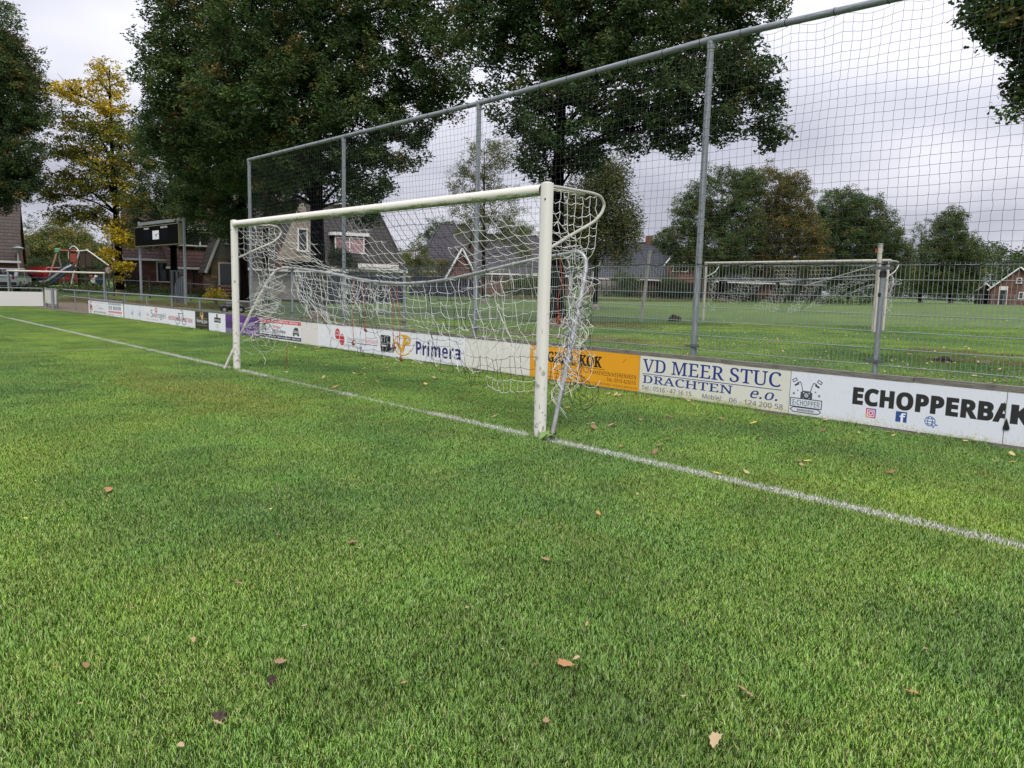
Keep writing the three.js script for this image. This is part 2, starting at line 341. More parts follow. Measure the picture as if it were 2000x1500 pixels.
// the folded-up ground frame: two legs and a sagging back bar
const barAt = x => { const t = (x + 3.72) / 7.44, k = Math.sin(Math.PI * t); return V(x, lerp(1.80, 1.915, t) - 0.27 * k ** 1.2 + 0.03 * Math.sin(t * 9), lerp(-0.86, -0.62, t) - 0.16 * k); };
{
  const f = thing('net_frame', 'grey tube ground frame of the goal folded up behind its posts, back bar sagging', 'frame', V(0, 0, 0));
  const mid = []; for (let x = -3.45; x <= 3.46; x += 0.3) mid.push(barAt(x));
  part('back_bar', bent(mid, 0.024, 90, 10), M.alu, f);
  const near = [V(3.80, 0.02, -0.10), V(3.78, 0.71, -0.30), V(3.75, 1.35, -0.50), V(3.72, 1.74, -0.62), V(3.68, 1.88, -0.63), V(3.58, 1.925, -0.63), barAt(3.45)];
  part('leg', bent(near, 0.024, 60, 10, 0.35), M.alu, f);
  const a = atX(440, 722, -3.86), far = [V(-3.86, 0.02, 0.16), V(-3.84, 0.55, -0.10), V(-3.82, 1.10, -0.37), V(-3.80, 1.60, -0.66), V(-3.74, 1.76, -0.78), V(-3.62, 1.80, -0.85), barAt(-3.45)];
  part('leg', bent(far, 0.024, 60, 10, 0.35), std({ color: C(0.66, 0.66, 0.64), roughness: 0.45, map: grimeTex }), f);
  for (let i = 0; i < 16; i++) { const x = -3.3 + i * 0.44 + rr(-0.08, 0.08), p = barAt(x), q = barAt(x + 0.03); part('tie', new THREE.TorusGeometry(0.027, 0.004, 5, 10).rotateY(Math.PI / 2).rotateZ(rr(-0.4, 0.4)).translate(p.x, p.y, p.z), i % 3 ? M.white : M.black, f); }
}
// the torn net, knotted in white and black blocks
reseed(501);
const WHITE = C(0.78, 0.80, 0.76), BLACKC = C(0.012, 0.014, 0.028);
const netMat = std({ vertexColors: true, roughness: 0.75 });
const net = thing('goal_net', 'torn white and black goal net hanging over the sagging bar of the goal', 'net', V(0, 0, 0));
function sheet(nu, nv, at, colorOf, keep = () => true, sag = 0.012) {
  const P = []; for (let j = 0; j <= nv; j++) for (let i = 0; i <= nu; i++) P.push(at(i, j));
  const L = [], Cc = [], id = (i, j) => P[j * (nu + 1) + i];
  const strand = (a, b, c) => { const m = a.clone().add(b).multiplyScalar(0.5); m.y -= sag * rr(0.4, 1.6); m.x += rr(-0.008, 0.008); m.z += rr(-0.008, 0.008); L.push([a, m, b]); Cc.push(c); };
  for (let j = 0; j <= nv; j++) for (let i = 0; i <= nu; i++) {
    if (i < nu && keep(i, j, 0)) strand(id(i, j), id(i + 1, j), colorOf(i, j));
    if (j < nv && keep(i, j, 1)) strand(id(i, j), id(i, j + 1), colorOf(i, j));
  }
  return [L, Cc];
}
{
  const NU = 46, X = i => -3.66 + 7.32 * i / NU;
  const blockEdges = [13, 21, 26, 35]; // columns where the colour of the twine changes
  const white = (i, j, sh = 0) => { const e = blockEdges.map((b, k) => b + Math.round(1.2 * Math.sin(j * 1.3 + k * 2 + sh)) - (k % 2 ? Math.round(j * 0.35) : 0)); return i < e[0] || (i >= e[1] && i < e[2]) || i >= e[3]; };
  // 1 roof of the net, crossbar to back bar
  const roof = sheet(NU, 7, (i, j) => {
    const t = j / 7, x0 = X(i), b = barAt(clamp(x0, -3.45, 3.45)), pull = (1 - sstep(0, 9, i)) * t, pr = sstep(52, 60, i) * t;
    const p = V(lerp(x0, -3.66 + (x0 + 3.66) * 0.5, pull * 0.8) + 0.20 * t * Math.sin(t * 3) * (1 - pull), lerp(2.44, b.y + 0.025, t) - 0.10 * Math.sin(Math.PI * t) * (1 + 0.5 * n2(i * 0.15, 2)), lerp(-0.035, b.z, t));
    p.x += 0.025 * n2(i * 0.3, j * 0.4); p.y += 0.018 * n2(i * 0.35 + 9, j * 0.4) * Math.sin(Math.PI * t); p.z += 0.02 * n2(i * 0.3, j * 0.5 + 7) * t; return p;
  }, (i, j) => white(i, j) ? WHITE : BLACKC, (i, j) => !(i >= 14 && i < 20 && j > 0 && j < 6 && n2(i * 0.4, j * 0.6) > 0.25));
  part('net_roof', cords(roof[0], 0.0034, roof[1]), netMat, net).userData.kind = 'stuff';
  // 2 back of the net, hanging from the bar to a ragged hem
  const hem = x => x < -3.0 ? 0.75 : x < -1.0 ? lerp(0.55, 0.36, sstep(-3.0, -2.0, x)) : x < 0.4 ? 0.42 : lerp(0.42, 0.20, sstep(0.3, 1.3, x)) + 0.08 * sstep(2.1, 2.8, x);
  const NV2 = 11;
  const back = sheet(NU, NV2, (i, j) => {
    const t = j / NV2, x0 = X(i), b = barAt(clamp(x0, -3.45, 3.45)), gather = (1 - sstep(-3.66, -2.6, x0)) * 0.75;
    const xx = lerp(x0, -3.45 + 0.15 * Math.sin(i), gather * (1 - 0.6 * t)) + 0.10 * t * n2(i * 0.12, j * 0.1) - 0.30 * t * sstep(0.4, 2.2, x0) * Math.sin(t * 2.2);
    const p = V(xx, lerp(b.y - 0.02, hem(x0), t) + 0.05 * t * n2(i * 0.3, j * 0.2 + 3), b.z - 0.03 - 0.45 * Math.sin(t * 1.7) * (0.45 + 0.55 * Math.abs(n2(i * 0.07, 5))) + 0.10 * n2(i * 0.22, j * 0.13 + 20));
    p.x += 0.022 * n2(i * 0.4, j * 0.4); p.y += 0.018 * n2(i * 0.4 + 4, j * 0.4); p.z += 0.03 * n2(i * 0.4, j * 0.4 + 9); return p;
  }, (i, j) => (j >= NV2 - 1 ? (i % 17 < 7) : (white(i, j + 7, 1) && !(i > 17 && j > 7) && !(i < 6 && j > 8))) ? WHITE : BLACKC, () => true, 0.014);
  part('net_back', cords(back[0], 0.0033, back[1]), netMat, net).userData.kind = 'stuff';
  // 3 doubled-over skirts under the bar
  const L = [], Cc = [];
  const skirt = (x0, x1, drop, cols, rows, z, shear) => {
    const s = sheet(cols, rows, (i, j) => { const x = lerp(x0, x1, i / cols), b = barAt(x), t = j / rows; return V(x + shear * t + 0.03 * n2(i * 0.4 + x0, j * 0.5), b.y - 0.01 - drop * t * (1 + 0.25 * n2(i * 0.5, x0)), b.z + z * Math.sin(t * 2) + 0.06 * n2(i * 0.7, j * 0.6 + x0)); }, () => WHITE, () => rnd() > 0.05, 0.018);
    L.push(...s[0]); Cc.push(...s[1]);
  };
  skirt(-1.75, -0.35, 0.5, 14, 5, 0.08, 0.02); skirt(-3.4, -2.2, 0.75, 9, 6, 0.10, 0.45); skirt(0.5, 2.4, 1.05, 11, 7, 0.14, 0.5); skirt(-1.7, -0.4, 0.4, 11, 3, -0.05, 0.06);
  part('net_fold', cords(L, 0.0032, Cc), netMat, net).userData.kind = 'stuff';
  // 4 side nets, stretched inside the brackets and gathered along the legs
  for (const s of [-1, 1]) {
    const rows = 17, colsN = 6;
    const g = sheet(colsN, rows, (i, j) => {
      const y = 2.50 - j * 0.105, t = j / rows, a = i / colsN;
      const g0 = sstep(0.22, 0.5, t), g1 = sstep(0.55, 1, t);
      const zc = lerp(lerp(-0.40, -0.52, g0), -0.50, g1), hw = lerp(lerp(0.34, 0.13, g0), 0.30, g1);
      return V(s * 3.735 + 0.05 * n2(i * 0.8, j * 0.5 + s * 9) * (0.3 + t) - s * 0.25 * g0 * (s < 0 ? 0.3 : 0.1), y + 0.03 * n2(i * 0.7, j * 0.6), zc + (0.5 - a) * 2 * hw + 0.06 * n2(i * 0.9 + s, j * 0.7) * (0.2 + t));
    }, (i, j) => (j < 14 || (i + j) % 3 === 0) ? WHITE : BLACKC, () => rnd() > 0.04, 0.02);
    part('side_net', cords(g[0], 0.0034, g[1]), netMat, net).userData.kind = 'stuff';
    // far post: a loose panel also hangs in the plane of the goal mouth's side
    const T = [], Tc = [];
    const n = s > 0 ? 40 : 46;
    for (let k = 0; k < n; k++) { // tangled loops of loose twine round the gathered bundle
      const y0 = rr(0.75, 1.85), h = rr(0.15, 0.7), ln = [], zc = lerp(-0.18, -0.66, (y0 - 0.2) / 1.7), ph = rr(0, 9), spread = s > 0 ? 0.12 : 0.22;
      for (let m = 0; m <= 9; m++) { const t = m / 9, y = y0 - h * t; ln.push(V(s * 3.70 + (s < 0 ? rr(0, 0.02) + 0.25 * t * Math.sin(ph) + 0.12 : 0.03) + spread * Math.sin(ph + t * 7) * (0.4 + t * 0.6), y, lerp(-0.2, -0.62, clamp((y - 0.2) / 1.6, 0, 1)) + spread * Math.cos(ph * 1.7 + t * 6) - 0.05)); }
      T.push(ln); Tc.push(k % 4 ? WHITE : BLACKC);
    }
    for (let k = 0; k < 14; k++) { const ln = [], cy = rr(0.35, 0.85), cz = rr(-0.75, -0.2), r = rr(0.06, 0.2), ph = rr(0, 6); for (let m = 0; m <= 14; m++) { const q = m / 14 * TAU * rr(0.95, 1.05) + ph; ln.push(V(s * 3.72 + 0.12 * Math.sin(q * 0.5 + k), cy + r * Math.sin(q), cz + r * Math.cos(q))); } T.push(ln); Tc.push(k % 3 ? BLACKC : WHITE); }
    part('net_tangle', cords(T, 0.003, Tc), netMat, net).userData.kind = 'stuff';
  }
}
{ // loose loop of twine at the foot of the near post, orange tie cords
  const cordAt = [[693, 545, 690, 663], [712, 545, 714, 636], [769, 540, 770, 668], [782, 540, 783, 693], [1097, 500, 1091, 615], [543, 470, 548, 515]];
  cordAt.forEach(([u0, v0, u1, v1], i) => {
    const z = i < 4 ? -1.0 : i === 4 ? -0.55 : -0.86, a = i < 4 ? barAt(atZ(u0, v0, -0.95).x) : atZ(u0, v0, z), b = atZ(u1, v1, a.z + 0.05), ln = [];
    for (let m = 0; m <= 12; m++) { const t = m / 12; ln.push(a.clone().lerp(b, t).add(V(0.012 * Math.sin(t * 9 + i), 0, 0.012 * Math.cos(t * 8)))); }
    const knot = []; for (let m = 0; m <= 22; m++) { const q = m / 22 * TAU * 2.5; knot.push(b.clone().add(V(0.018 * Math.sin(q), -0.05 + 0.045 * Math.cos(q * 0.7 + 1), 0.018 * Math.cos(q * 1.3)))); }
    const labels = ['orange cord hanging from the goal bar in front of the red oval logo', 'short orange cord hanging from the goal bar, knotted above the white board', 'orange cord with a thick knot hanging beside the black machine picture', 'long orange cord from the goal bar ending over the yellow ring logo', 'orange cord knotted in the side net behind the post by the yellow board', 'orange cord tied in the net gathered at the post by the purple board'];
    const t = thing('tie_cord', labels[i], 'cord', V(0, 0, 0), 0, 'orange cords tied to the goal net');
    part('cord', cords([ln], 0.0045, null, 5), M.orange, t); part('knot', cords([knot], 0.007, null, 5), M.orange, t);
  });
  const p = ground(561, 715), ln = []; for (let m = 0; m <= 8; m++) ln.push(V(p.x + 0.01 * Math.sin(m), m * 0.055, p.z + 0.008 * Math.cos(m * 2)));
  solo('pegged_cord', 'thin orange cord standing pegged in the grass behind the goal line', 'cord', cords([ln], 0.006, null, 5), M.orange);
}
// ---------- advertising boards along the back of the pitch ----------
const BT = 0.583, BB = 0.032;
const bx = u => { const v = 585.5 + (u - 172.3) * 0.10; let p = atZ(u, v, BACK); for (let k = 0; k < 6; k++) { const yy = p.y; const d = ray(u, v); p = atZ(u, v + (yy - BT) * 60, BACK); } return p.x; };
const FONT = { sans: 'sans-serif', serif: 'serif', mono: 'monospace' };
function txt(c, s, x, y, size, { font = 'sans', weight = '', color = '#111', w = 0, align = 'left', italic = false, stroke = 0 } = {}) {
  c.save(); c.font = `${italic ? 'italic ' : ''}${weight} ${size}px ${FONT[font]}`; c.fillStyle = color; c.textBaseline = 'alphabetic'; c.textAlign = 'left';
  const m = c.measureText(s).width || 1, k = w ? w / m : 1;
  c.translate(align === 'right' ? x - m * k : align === 'center' ? x - m * k / 2 : x, y); c.scale(k, 1); c.fillText(s, 0, 0);
  if (stroke) { c.strokeStyle = color; c.lineWidth = stroke; c.strokeText(s, 0, 0); }
  c.restore();
}
function weather(c, w, h, amount, green, sd) { // blotches of algae and dirt, streaks, thickest along the lower edge where it grows
  const r = mkPrng(sd);
  for (let i = 0; i < amount * 500; i++) { const x = r() * w, y = r() * h, q = 0.5 + r() * 3; c.fillStyle = `rgba(${green ? '120,118,70' : '95,95,90'},${0.03 + r() * 0.06})`; c.beginPath(); c.ellipse(x, y, q, q * (1 + r() * 3), 0, 0, TAU); c.fill(); }
  for (let i = 0; i < amount * 60; i++) { const x = r() * w, y = r() * h, l = r() * h * 0.4; c.fillStyle = `rgba(110,110,80,${0.02 + r() * 0.05})`; c.fillRect(x, y, 1 + r() * 4, l); }
  if (green) for (let i = 0; i < 1100 * amount; i++) { const x = r() * w, cl = 0.5 + 0.5 * n2(x / w * 9 + sd, 3), y = h - Math.abs(r() + r() + r() - 1.5) * h * 0.16 * (0.25 + cl) - 1; c.fillStyle = `rgba(${150 + r() * 50},${145 + r() * 35},${50 + r() * 40},${(0.10 + r() * 0.25) * (0.25 + cl)})`; c.beginPath(); c.ellipse(x, y, 1 + r() * 3, 1 + r() * 5, 0, 0, TAU); c.fill(); }
}
const bg = (c, w, h, col) => { c.fillStyle = col; c.fillRect(0, 0, w, h); };
const star = (c, x, y, r) => { c.beginPath(); for (let i = 0; i < 10; i++) { const a = i * Math.PI / 5 - Math.PI / 2, q = i % 2 ? r * 0.42 : r; c[i ? 'lineTo' : 'moveTo'](x + Math.cos(a) * q, y + Math.sin(a) * q); } c.closePath(); c.fill(); };
const heron = (c, x, y, s) => { c.save(); c.translate(x, y); c.scale(s, s); c.fillStyle = '#a9adb8'; c.beginPath(); c.moveTo(0, -70); c.quadraticCurveTo(10, -10, 22, 20); c.quadraticCurveTo(40, 0, 52, -48); c.quadraticCurveTo(60, 20, 40, 62); c.quadraticCurveTo(26, 80, 6, 66); c.quadraticCurveTo(-6, 10, 0, -70); c.fill(); c.strokeStyle = '#9aa0ac'; c.lineWidth = 4; c.beginPath(); c.moveTo(18, -100); c.quadraticCurveTo(58, -80, 52, -30); c.stroke(); c.beginPath(); c.moveTo(24, 70); c.lineTo(14, 110); c.moveTo(34, 70); c.lineTo(52, 108); c.stroke(); for (let i = 0; i < 4; i++) { c.fillStyle = '#b9bcc4'; c.fillRect(-46, 20 + i * 11, 40, 5); } c.restore(); };
const carPic = (c, x, y, s) => { c.save(); c.translate(x, y); c.scale(s, s); c.fillStyle = '#9b9d99'; c.beginPath(); c.moveTo(-30, 10); c.lineTo(-24, -14); c.lineTo(-8, -34); c.lineTo(20, -34); c.lineTo(30, -12); c.lineTo(32, 20); c.lineTo(-28, 24); c.closePath(); c.fill(); c.fillStyle = '#1b1c1c'; c.beginPath(); c.moveTo(-18, -14); c.lineTo(-6, -30); c.lineTo(16, -30); c.lineTo(24, -12); c.closePath(); c.fill(); c.fillRect(-26, 8, 56, 6); c.beginPath(); c.arc(-18, 24, 8, 0, TAU); c.arc(22, 22, 8, 0, TAU); c.fill(); c.fillStyle = '#d9dad6'; c.fillRect(-26, 0, 12, 5); c.fillRect(18, 0, 12, 5); c.restore(); };
const printed = {
  roofer(c, w, h) { bg(c, w, h, '#e6e7ec'); c.fillStyle = '#8e1f22'; c.fillRect(28, 50, 26, 130); c.fillRect(70, 70, 22, 120); c.fillRect(28, 100, 64, 30); c.fillStyle = '#b98a8a'; c.fillRect(30, 10, 60, 26); c.fillStyle = '#181818'; c.beginPath(); c.arc(48, 212, 16, 0, TAU); c.fill(); txt(c, 'Bouw & Onderhoud', 118, 36, 30, { color: '#8d93a0', w: 270 }); c.strokeStyle = '#8d9099'; c.lineWidth = 5; c.beginPath(); c.moveTo(140, 130); c.lineTo(220, 66); c.lineTo(300, 110); c.stroke(); txt(c, 'SLUMBERS', 210, 140, 34, { color: '#6f757f', w: 140, weight: 'bold' }); txt(c, 'MONTAGEBEDRIJF', 120, 212, 42, { color: '#4d535b', w: 290, weight: 'bold' }); },
  deboer(c, w, h) { bg(c, w, h, '#eceef1'); c.fillStyle = '#aeb8c0'; c.fillRect(30, 4, w - 66, 40); txt(c, 'SCHILDERSBEDRIJF', 36, 36, 32, { color: '#8797a5', w: w - 80 }); txt(c, 'DE BOER', 40, 132, 92, { weight: 'bold', color: '#202b56', w: w - 86 }); c.fillStyle = '#d9879b'; c.fillRect(36, 156, w - 60, 36); txt(c, 'BAKKEVEEN', 34, 232, 26, { color: '#5a6272', w: 130, weight: 'bold' }); txt(c, 'Tel. 0516-541627', 200, 236, 26, { color: '#5a6272', w: w - 224 }); c.fillStyle = '#fff'; c.fillRect(w - 28, 0, 28, h); },
  longwhite(c, w, h) {
    bg(c, w, h, '#e3e7f0'); c.fillStyle = '#b6bac4'; c.fillRect(120, 10, 3, h - 40); c.fillRect(88, 72, 64, 4); heron(c, 230, 120, 0.98); heron(c, 450, 120, 0.98);
    c.fillStyle = '#e8eaf0'; c.fillRect(620, 0, w - 620, h);
    txt(c, 'De', 660, 160, 64, { color: '#6b6b70', w: 84 }); txt(c, 'S', 776, 172, 170, { color: '#1d1d20', w: 70 }); txt(c, 'wingel', 846, 172, 118, { color: '#1d1d20', w: 330 });
    c.strokeStyle = '#cf4a40'; c.lineWidth = 17; c.beginPath(); c.arc(928, 46, 27, 0, TAU); c.stroke(); c.fillStyle = '#cf4a40'; c.beginPath(); c.moveTo(900, 62); c.lineTo(956, 62); c.lineTo(928, 104); c.closePath(); c.fill();
    'Wijnjewoude'.split('').forEach((q, i) => txt(c, q, 660 + i * 30, 222, 34, { color: '#d78078', weight: 'bold' }));
    txt(c, 'MEINSMA', 1240, 178, 88, { color: '#a8475a', w: 280, weight: 'bold' }); txt(c, 'FIETSEN', 1570, 182, 84, { color: '#a8475a', w: 230, weight: 'bold' });
    c.strokeStyle = '#3c4168'; c.lineWidth = 9; for (const x of [1460, 1610]) { c.beginPath(); c.arc(x, 184, 44, 0, TAU); c.stroke(); }
    c.beginPath(); c.moveTo(1460, 184); c.lineTo(1494, 70); c.lineTo(1590, 50); c.lineTo(1610, 184); c.moveTo(1494, 70); c.lineTo(1540, 180); c.lineTo(1590, 50); c.lineTo(1584, 16); c.lineTo(1530, 14); c.moveTo(1470, 62); c.lineTo(1516, 62); c.stroke();
  },
  pilsblack(c, w, h) { bg(c, w, h, '#14140f'); c.fillStyle = '#b8945a'; c.fillRect(w * 0.36, 12, w * 0.26, 62); c.fillStyle = '#1a140c'; c.fillRect(w * 0.42, 20, w * 0.1, 26); c.fillStyle = '#e2c490'; c.beginPath(); c.ellipse(w * 0.52, 84, 18, 34, 0, 0, TAU); c.fill(); c.fillStyle = '#a98f52'; c.fillRect(28, 92, w - 56, 6); c.fillRect(28, 196, w - 56, 6); txt(c, 'Hertog Jan', 30, 160, 66, { font: 'serif', weight: 'bold', color: '#dfe6e6', w: w - 60 }); c.fillStyle = '#5b482a'; c.fillRect(40, 176, w - 80, 3); },
  pilswhite(c, w, h) { bg(c, w, h, '#e9ebf3'); c.fillStyle = '#6b5a35'; c.fillRect(w * 0.46, 14, 30, 50); c.fillStyle = '#171717'; c.fillRect(w * 0.34, 62, w * 0.38, 70); c.fillStyle = '#171717'; c.fillRect(w * 0.49, 20, 16, 20); txt(c, 'Hertog Jan', w * 0.355, 110, 40, { font: 'serif', weight: 'bold', color: '#eceef0', w: w * 0.35 }); c.strokeStyle = '#c9c3b4'; c.lineWidth = 8; c.beginPath(); c.arc(w * 0.52, 180, 28, 0, TAU); c.stroke(); c.fillStyle = '#cfcabc'; c.fillRect(w * 0.49, 160, 18, 40); },
  purple(c, w, h) { bg(c, w, h, '#5a2a86'); c.fillStyle = '#6f7484'; c.fillRect(0, h * 0.74, w * 0.42, h * 0.26); txt(c, 'HN', 6, h * 0.70, 140, { weight: 'bold', color: '#1c1030', w: w * 0.22 }); txt(c, 'haarmodeshop', w * 0.24, h * 0.58, 96, { color: '#e2d8ee', w: w * 0.72 }); txt(c, '06-83695852', w * 0.52, h * 0.88, 62, { color: '#d6c8e6', w: w * 0.44, italic: true, weight: 'bold' }); },
  carfirm(c, w, h) { bg(c, w, h, '#e8eaef'); c.fillStyle = '#cf2430'; c.fillRect(0, 10, w, 42); txt(c, 'AUTO - EN SCHADEHERSTEL BEDRIJF', 20, 43, 34, { color: '#f4e8ea', weight: 'bold', w: w - 60 }); carPic(c, 74, 112, 1.45); carPic(c, w - 78, 132, 1.6); txt(c, 'Garage', w * 0.34, 108, 40, { color: '#cf5a62', italic: true, weight: 'bold', w: 110 }); txt(c, 'Paulusma', w * 0.33, 168, 62, { color: '#191b22', weight: 'bold', w: w * 0.32 }); c.fillStyle = '#131a33'; c.fillRect(0, 196, w, 42); txt(c, 'Onderhoud en reparatie   Nieuw en gebruikt   Bakkeveen', 14, 226, 27, { color: '#eef0f4', weight: 'bold', w: w - 28 }); },
  services(c, w, h) {
    bg(c, w, h, '#e7e9ef'); c.fillStyle = '#e0ddd8'; c.fillRect(0, 0, w * 0.13, h);
    c.fillStyle = '#c22b35'; for (const [x, y, rx, ry] of [[560, 96, 38, 62], [622, 152, 36, 62]]) { c.beginPath(); c.ellipse(x, y, rx, ry, 0, 0, TAU); c.fill(); } c.fillStyle = '#dfe1e8'; for (const y of [70, 108, 150, 186]) c.fillRect(520, y, 142, 5); c.fillRect(588, 40, 4, 180);
    txt(c, 'Vloerservice', 690, 154, 62, { color: '#6a6f86', w: 215 }); txt(c, 'Friesland', 910, 154, 62, { color: '#c9606a', w: 190 }); c.fillStyle = '#2a3158'; c.fillRect(690, 166, 400, 7); txt(c, 'Gorredijk   Tel. 0513-46', 640, 224, 34, { color: '#8d92a8', w: 260 });
    c.fillStyle = '#121318'; c.beginPath(); c.roundRect ? c.roundRect(1130, 52, 120, 140, 14) : c.rect(1130, 52, 120, 140); c.fill(); c.fillRect(1136, 168, 120, 52); c.fillStyle = '#cfd3da'; c.fillRect(1140, 150, 60, 16); c.fillRect(1142, 80, 8, 40); c.fillRect(1176, 62, 5, 60); c.fillRect(1208, 66, 4, 70); c.fillStyle = '#1a1b20'; c.beginPath(); c.ellipse(1272, 192, 26, 26, 0, 0, TAU); c.fill(); c.fillStyle = '#8e939c'; c.beginPath(); c.arc(1272, 192, 14, 0, TAU); c.fill();
    c.strokeStyle = '#dba92e'; c.lineWidth = 13; c.beginPath(); c.arc(1392, 132, 98, 0.35, 5.3); c.stroke(); c.fillStyle = '#dba92e'; c.beginPath(); c.moveTo(1310, 108); c.lineTo(1330, 100); c.lineTo(1384, 158); c.lineTo(1402, 60); c.lineTo(1366, 40); c.lineTo(1420, 28); c.quadraticCurveTo(1500, 40, 1480, 100); c.quadraticCurveTo(1464, 138, 1424, 128); c.lineTo(1398, 214); c.lineTo(1374, 206); c.closePath(); c.fill(); c.fillStyle = '#d9dbe3'; c.beginPath(); c.ellipse(1450, 76, 16, 24, 0.2, 0, TAU); c.fill();
    txt(c, 'Primera', 1530, 204, 176, { color: '#1f2264', w: 470, weight: 'bold' }); weather(c, w, h, 0.5, false, 3);
  },
  cream(c, w, h) { bg(c, w, h, '#e4e3db'); weather(c, w, h, 0.9, false, 9); c.fillStyle = 'rgba(120,110,90,.3)'; for (let i = 0; i < 14; i++) { c.beginPath(); c.arc(10 + (i * 97) % w, 14 + (i * 53) % 220, 1.6, 0, TAU); c.fill(); } },
  kok(c, w, h) {
    bg(c, w, h, '#e8a31c'); for (let i = 0; i < 26; i++) { c.strokeStyle = `rgba(${i % 2 ? '255,200,90' : '190,120,10'},.16)`; c.lineWidth = 5; c.beginPath(); const y = (i * 37) % h; c.moveTo((i * 131) % w, y); c.quadraticCurveTo((i * 131) % w + 80, y + 20, (i * 131) % w + 180, y - 12); c.stroke(); }
    c.fillStyle = '#efe3cf'; for (let i = 0; i < 3; i++) { c.beginPath(); c.ellipse(52 + i * 4, 60 + i * 32, 22, 16, -0.4, 0, TAU); c.fill(); }
    txt(c, 'GEBR. KOK', 190, 134, 122, { font: 'serif', weight: 'bold', color: '#17130c', w: 560, stroke: 5 }); c.fillStyle = '#4a3208'; c.fillRect(500, 146, 284, 4);
    txt(c, 'BAKKEVEEN/HEERENVEEN', w - 22, 196, 46, { color: '#2a1d08', w: 440, align: 'right' }); txt(c, 'Tel.: 0516 425010', w - 26, 240, 44, { color: '#241a0a', w: 268, align: 'right' });
    txt(c, 'GRONDWERK - SLOOPWERKEN - AGRARISCH LOONWERK - CULTUURTECHNIEK - NATUUR & INFRA BOUW', 140, 276, 25, { color: '#5e400c', w: w - 154 });
    c.strokeStyle = '#7a5a1c'; c.lineWidth = 4; c.beginPath(); c.moveTo(w - 150, 72); c.lineTo(w - 122, 40); c.stroke();
  },
  stuc(c, w, h) {
    bg(c, w, h, '#dcddd3'); weather(c, w, h, 1.6, true, 21);
    txt(c, 'VD MEER STUC', 26, 122, 138, { font: 'serif', color: '#1c2f83', w: w - 86, stroke: 2 }); c.fillStyle = '#1c2f83'; c.fillRect(26, 138, w - 80, 5);
    txt(c, 'DRACHTEN', 26, 212, 84, { font: 'serif', color: '#1c2f83', w: w * 0.64, stroke: 1.5 }); txt(c, 'e.o.', w * 0.76, 218, 96, { font: 'serif', italic: true, color: '#1c2f83', w: w * 0.18, stroke: 1.5 });
    txt(c, 'Tel.: 0516 - 47 16 15', 24, 268, 48, { color: '#43485f', w: w * 0.37 }); txt(c, 'Mobiel:', w * 0.46, 270, 48, { color: '#43485f', w: w * 0.14 }); txt(c, '06 - 124 200 58', w * 0.64, 272, 48, { color: '#43485f', w: w * 0.33 });
  },
  chopper(c, w, h) {
    bg(c, w, h, '#e2e7f2'); weather(c, w, h, 1.0, true, 33);
    const k = 1.0; c.save(); c.translate(112, 0); c.strokeStyle = '#33373f'; c.fillStyle = '#33373f'; c.lineWidth = 5;
    for (const s of [-1, 1]) { c.beginPath(); c.moveTo(s * 24, 150); c.quadraticCurveTo(s * 34, 82, s * 46, 70); c.lineTo(s * 66, 76); c.stroke(); c.save(); c.translate(s * 76, 76); c.rotate(s * 0.5); c.fillRect(-16, 8, 32, 12); c.strokeRect(-14, -26, 28, 16); c.restore(); star(c, s * 86, 150, 11); star(c, s * 60, 128, 7); }
    c.beginPath(); c.arc(0, 158, 24, 0, TAU); c.fill(); c.fillStyle = '#aab0bb'; c.beginPath(); c.arc(0, 155, 15, 0, TAU); c.fill(); c.fillStyle = '#4a4f59'; c.fillRect(-40, 134, 18, 46); c.fillRect(22, 134, 18, 46); c.fillRect(-26, 126, 52, 10);
    c.fillStyle = '#d8dde8'; c.fillRect(-106, 180, 212, 56); c.strokeStyle = '#22262e'; c.lineWidth = 5; c.strokeRect(-106, 180, 212, 56); txt(c, 'E-CHOPPER', -94, 226, 50, { color: '#2f5550', w: 188 });
    c.beginPath(); c.moveTo(-84, 240); c.lineTo(86, 240); c.lineTo(104, 256); c.lineTo(86, 272); c.lineTo(-84, 272); c.lineTo(-104, 256); c.closePath(); c.fillStyle = '#d8dde8'; c.fill(); c.stroke(); txt(c, 'BAKKEVEEN', -58, 264, 20, { color: '#22262e', weight: 'bold', w: 116 }); c.restore();
    txt(c, 'ECHOPPERBAK', 404, 168, 138, { weight: 'bold', color: '#2b2b2d', w: w * 0.775, stroke: 9 });
    const g = c.createLinearGradient(500, 240, 560, 182); g.addColorStop(0, '#e8a84a'); g.addColorStop(0.5, '#c23a70'); g.addColorStop(1, '#5b46a8'); c.fillStyle = g; c.beginPath(); c.rect(500, 186, 60, 60); c.fill(); c.strokeStyle = '#eef'; c.lineWidth = 5; c.strokeRect(510, 196, 40, 40); c.beginPath(); c.arc(530, 216, 11, 0, TAU); c.stroke(); c.fillStyle = '#eef'; c.beginPath(); c.arc(543, 203, 3, 0, TAU); c.fill();
    c.fillStyle = '#2f4f92'; c.fillRect(676, 182, 64, 64); txt(c, 'f', 696, 246, 74, { weight: 'bold', color: '#eef1f8', w: 36 });
    c.strokeStyle = '#41619f'; c.lineWidth = 4; c.beginPath(); c.arc(868, 218, 28, 0, TAU); c.moveTo(840, 218); c.lineTo(896, 218); c.moveTo(846, 202); c.lineTo(890, 202); c.moveTo(846, 234); c.lineTo(890, 234); c.stroke(); c.beginPath(); c.ellipse(868, 218, 13, 28, 0, 0, TAU); c.stroke(); c.fillStyle = '#d8dde8'; c.beginPath(); c.moveTo(878, 222); c.lineTo(908, 236); c.lineTo(894, 240); c.lineTo(888, 254); c.closePath(); c.fill(); c.stroke();
  },
  chopper2(c, w, h) { bg(c, w, h, '#e2e7f2'); weather(c, w, h, 1.0, true, 47); },
};
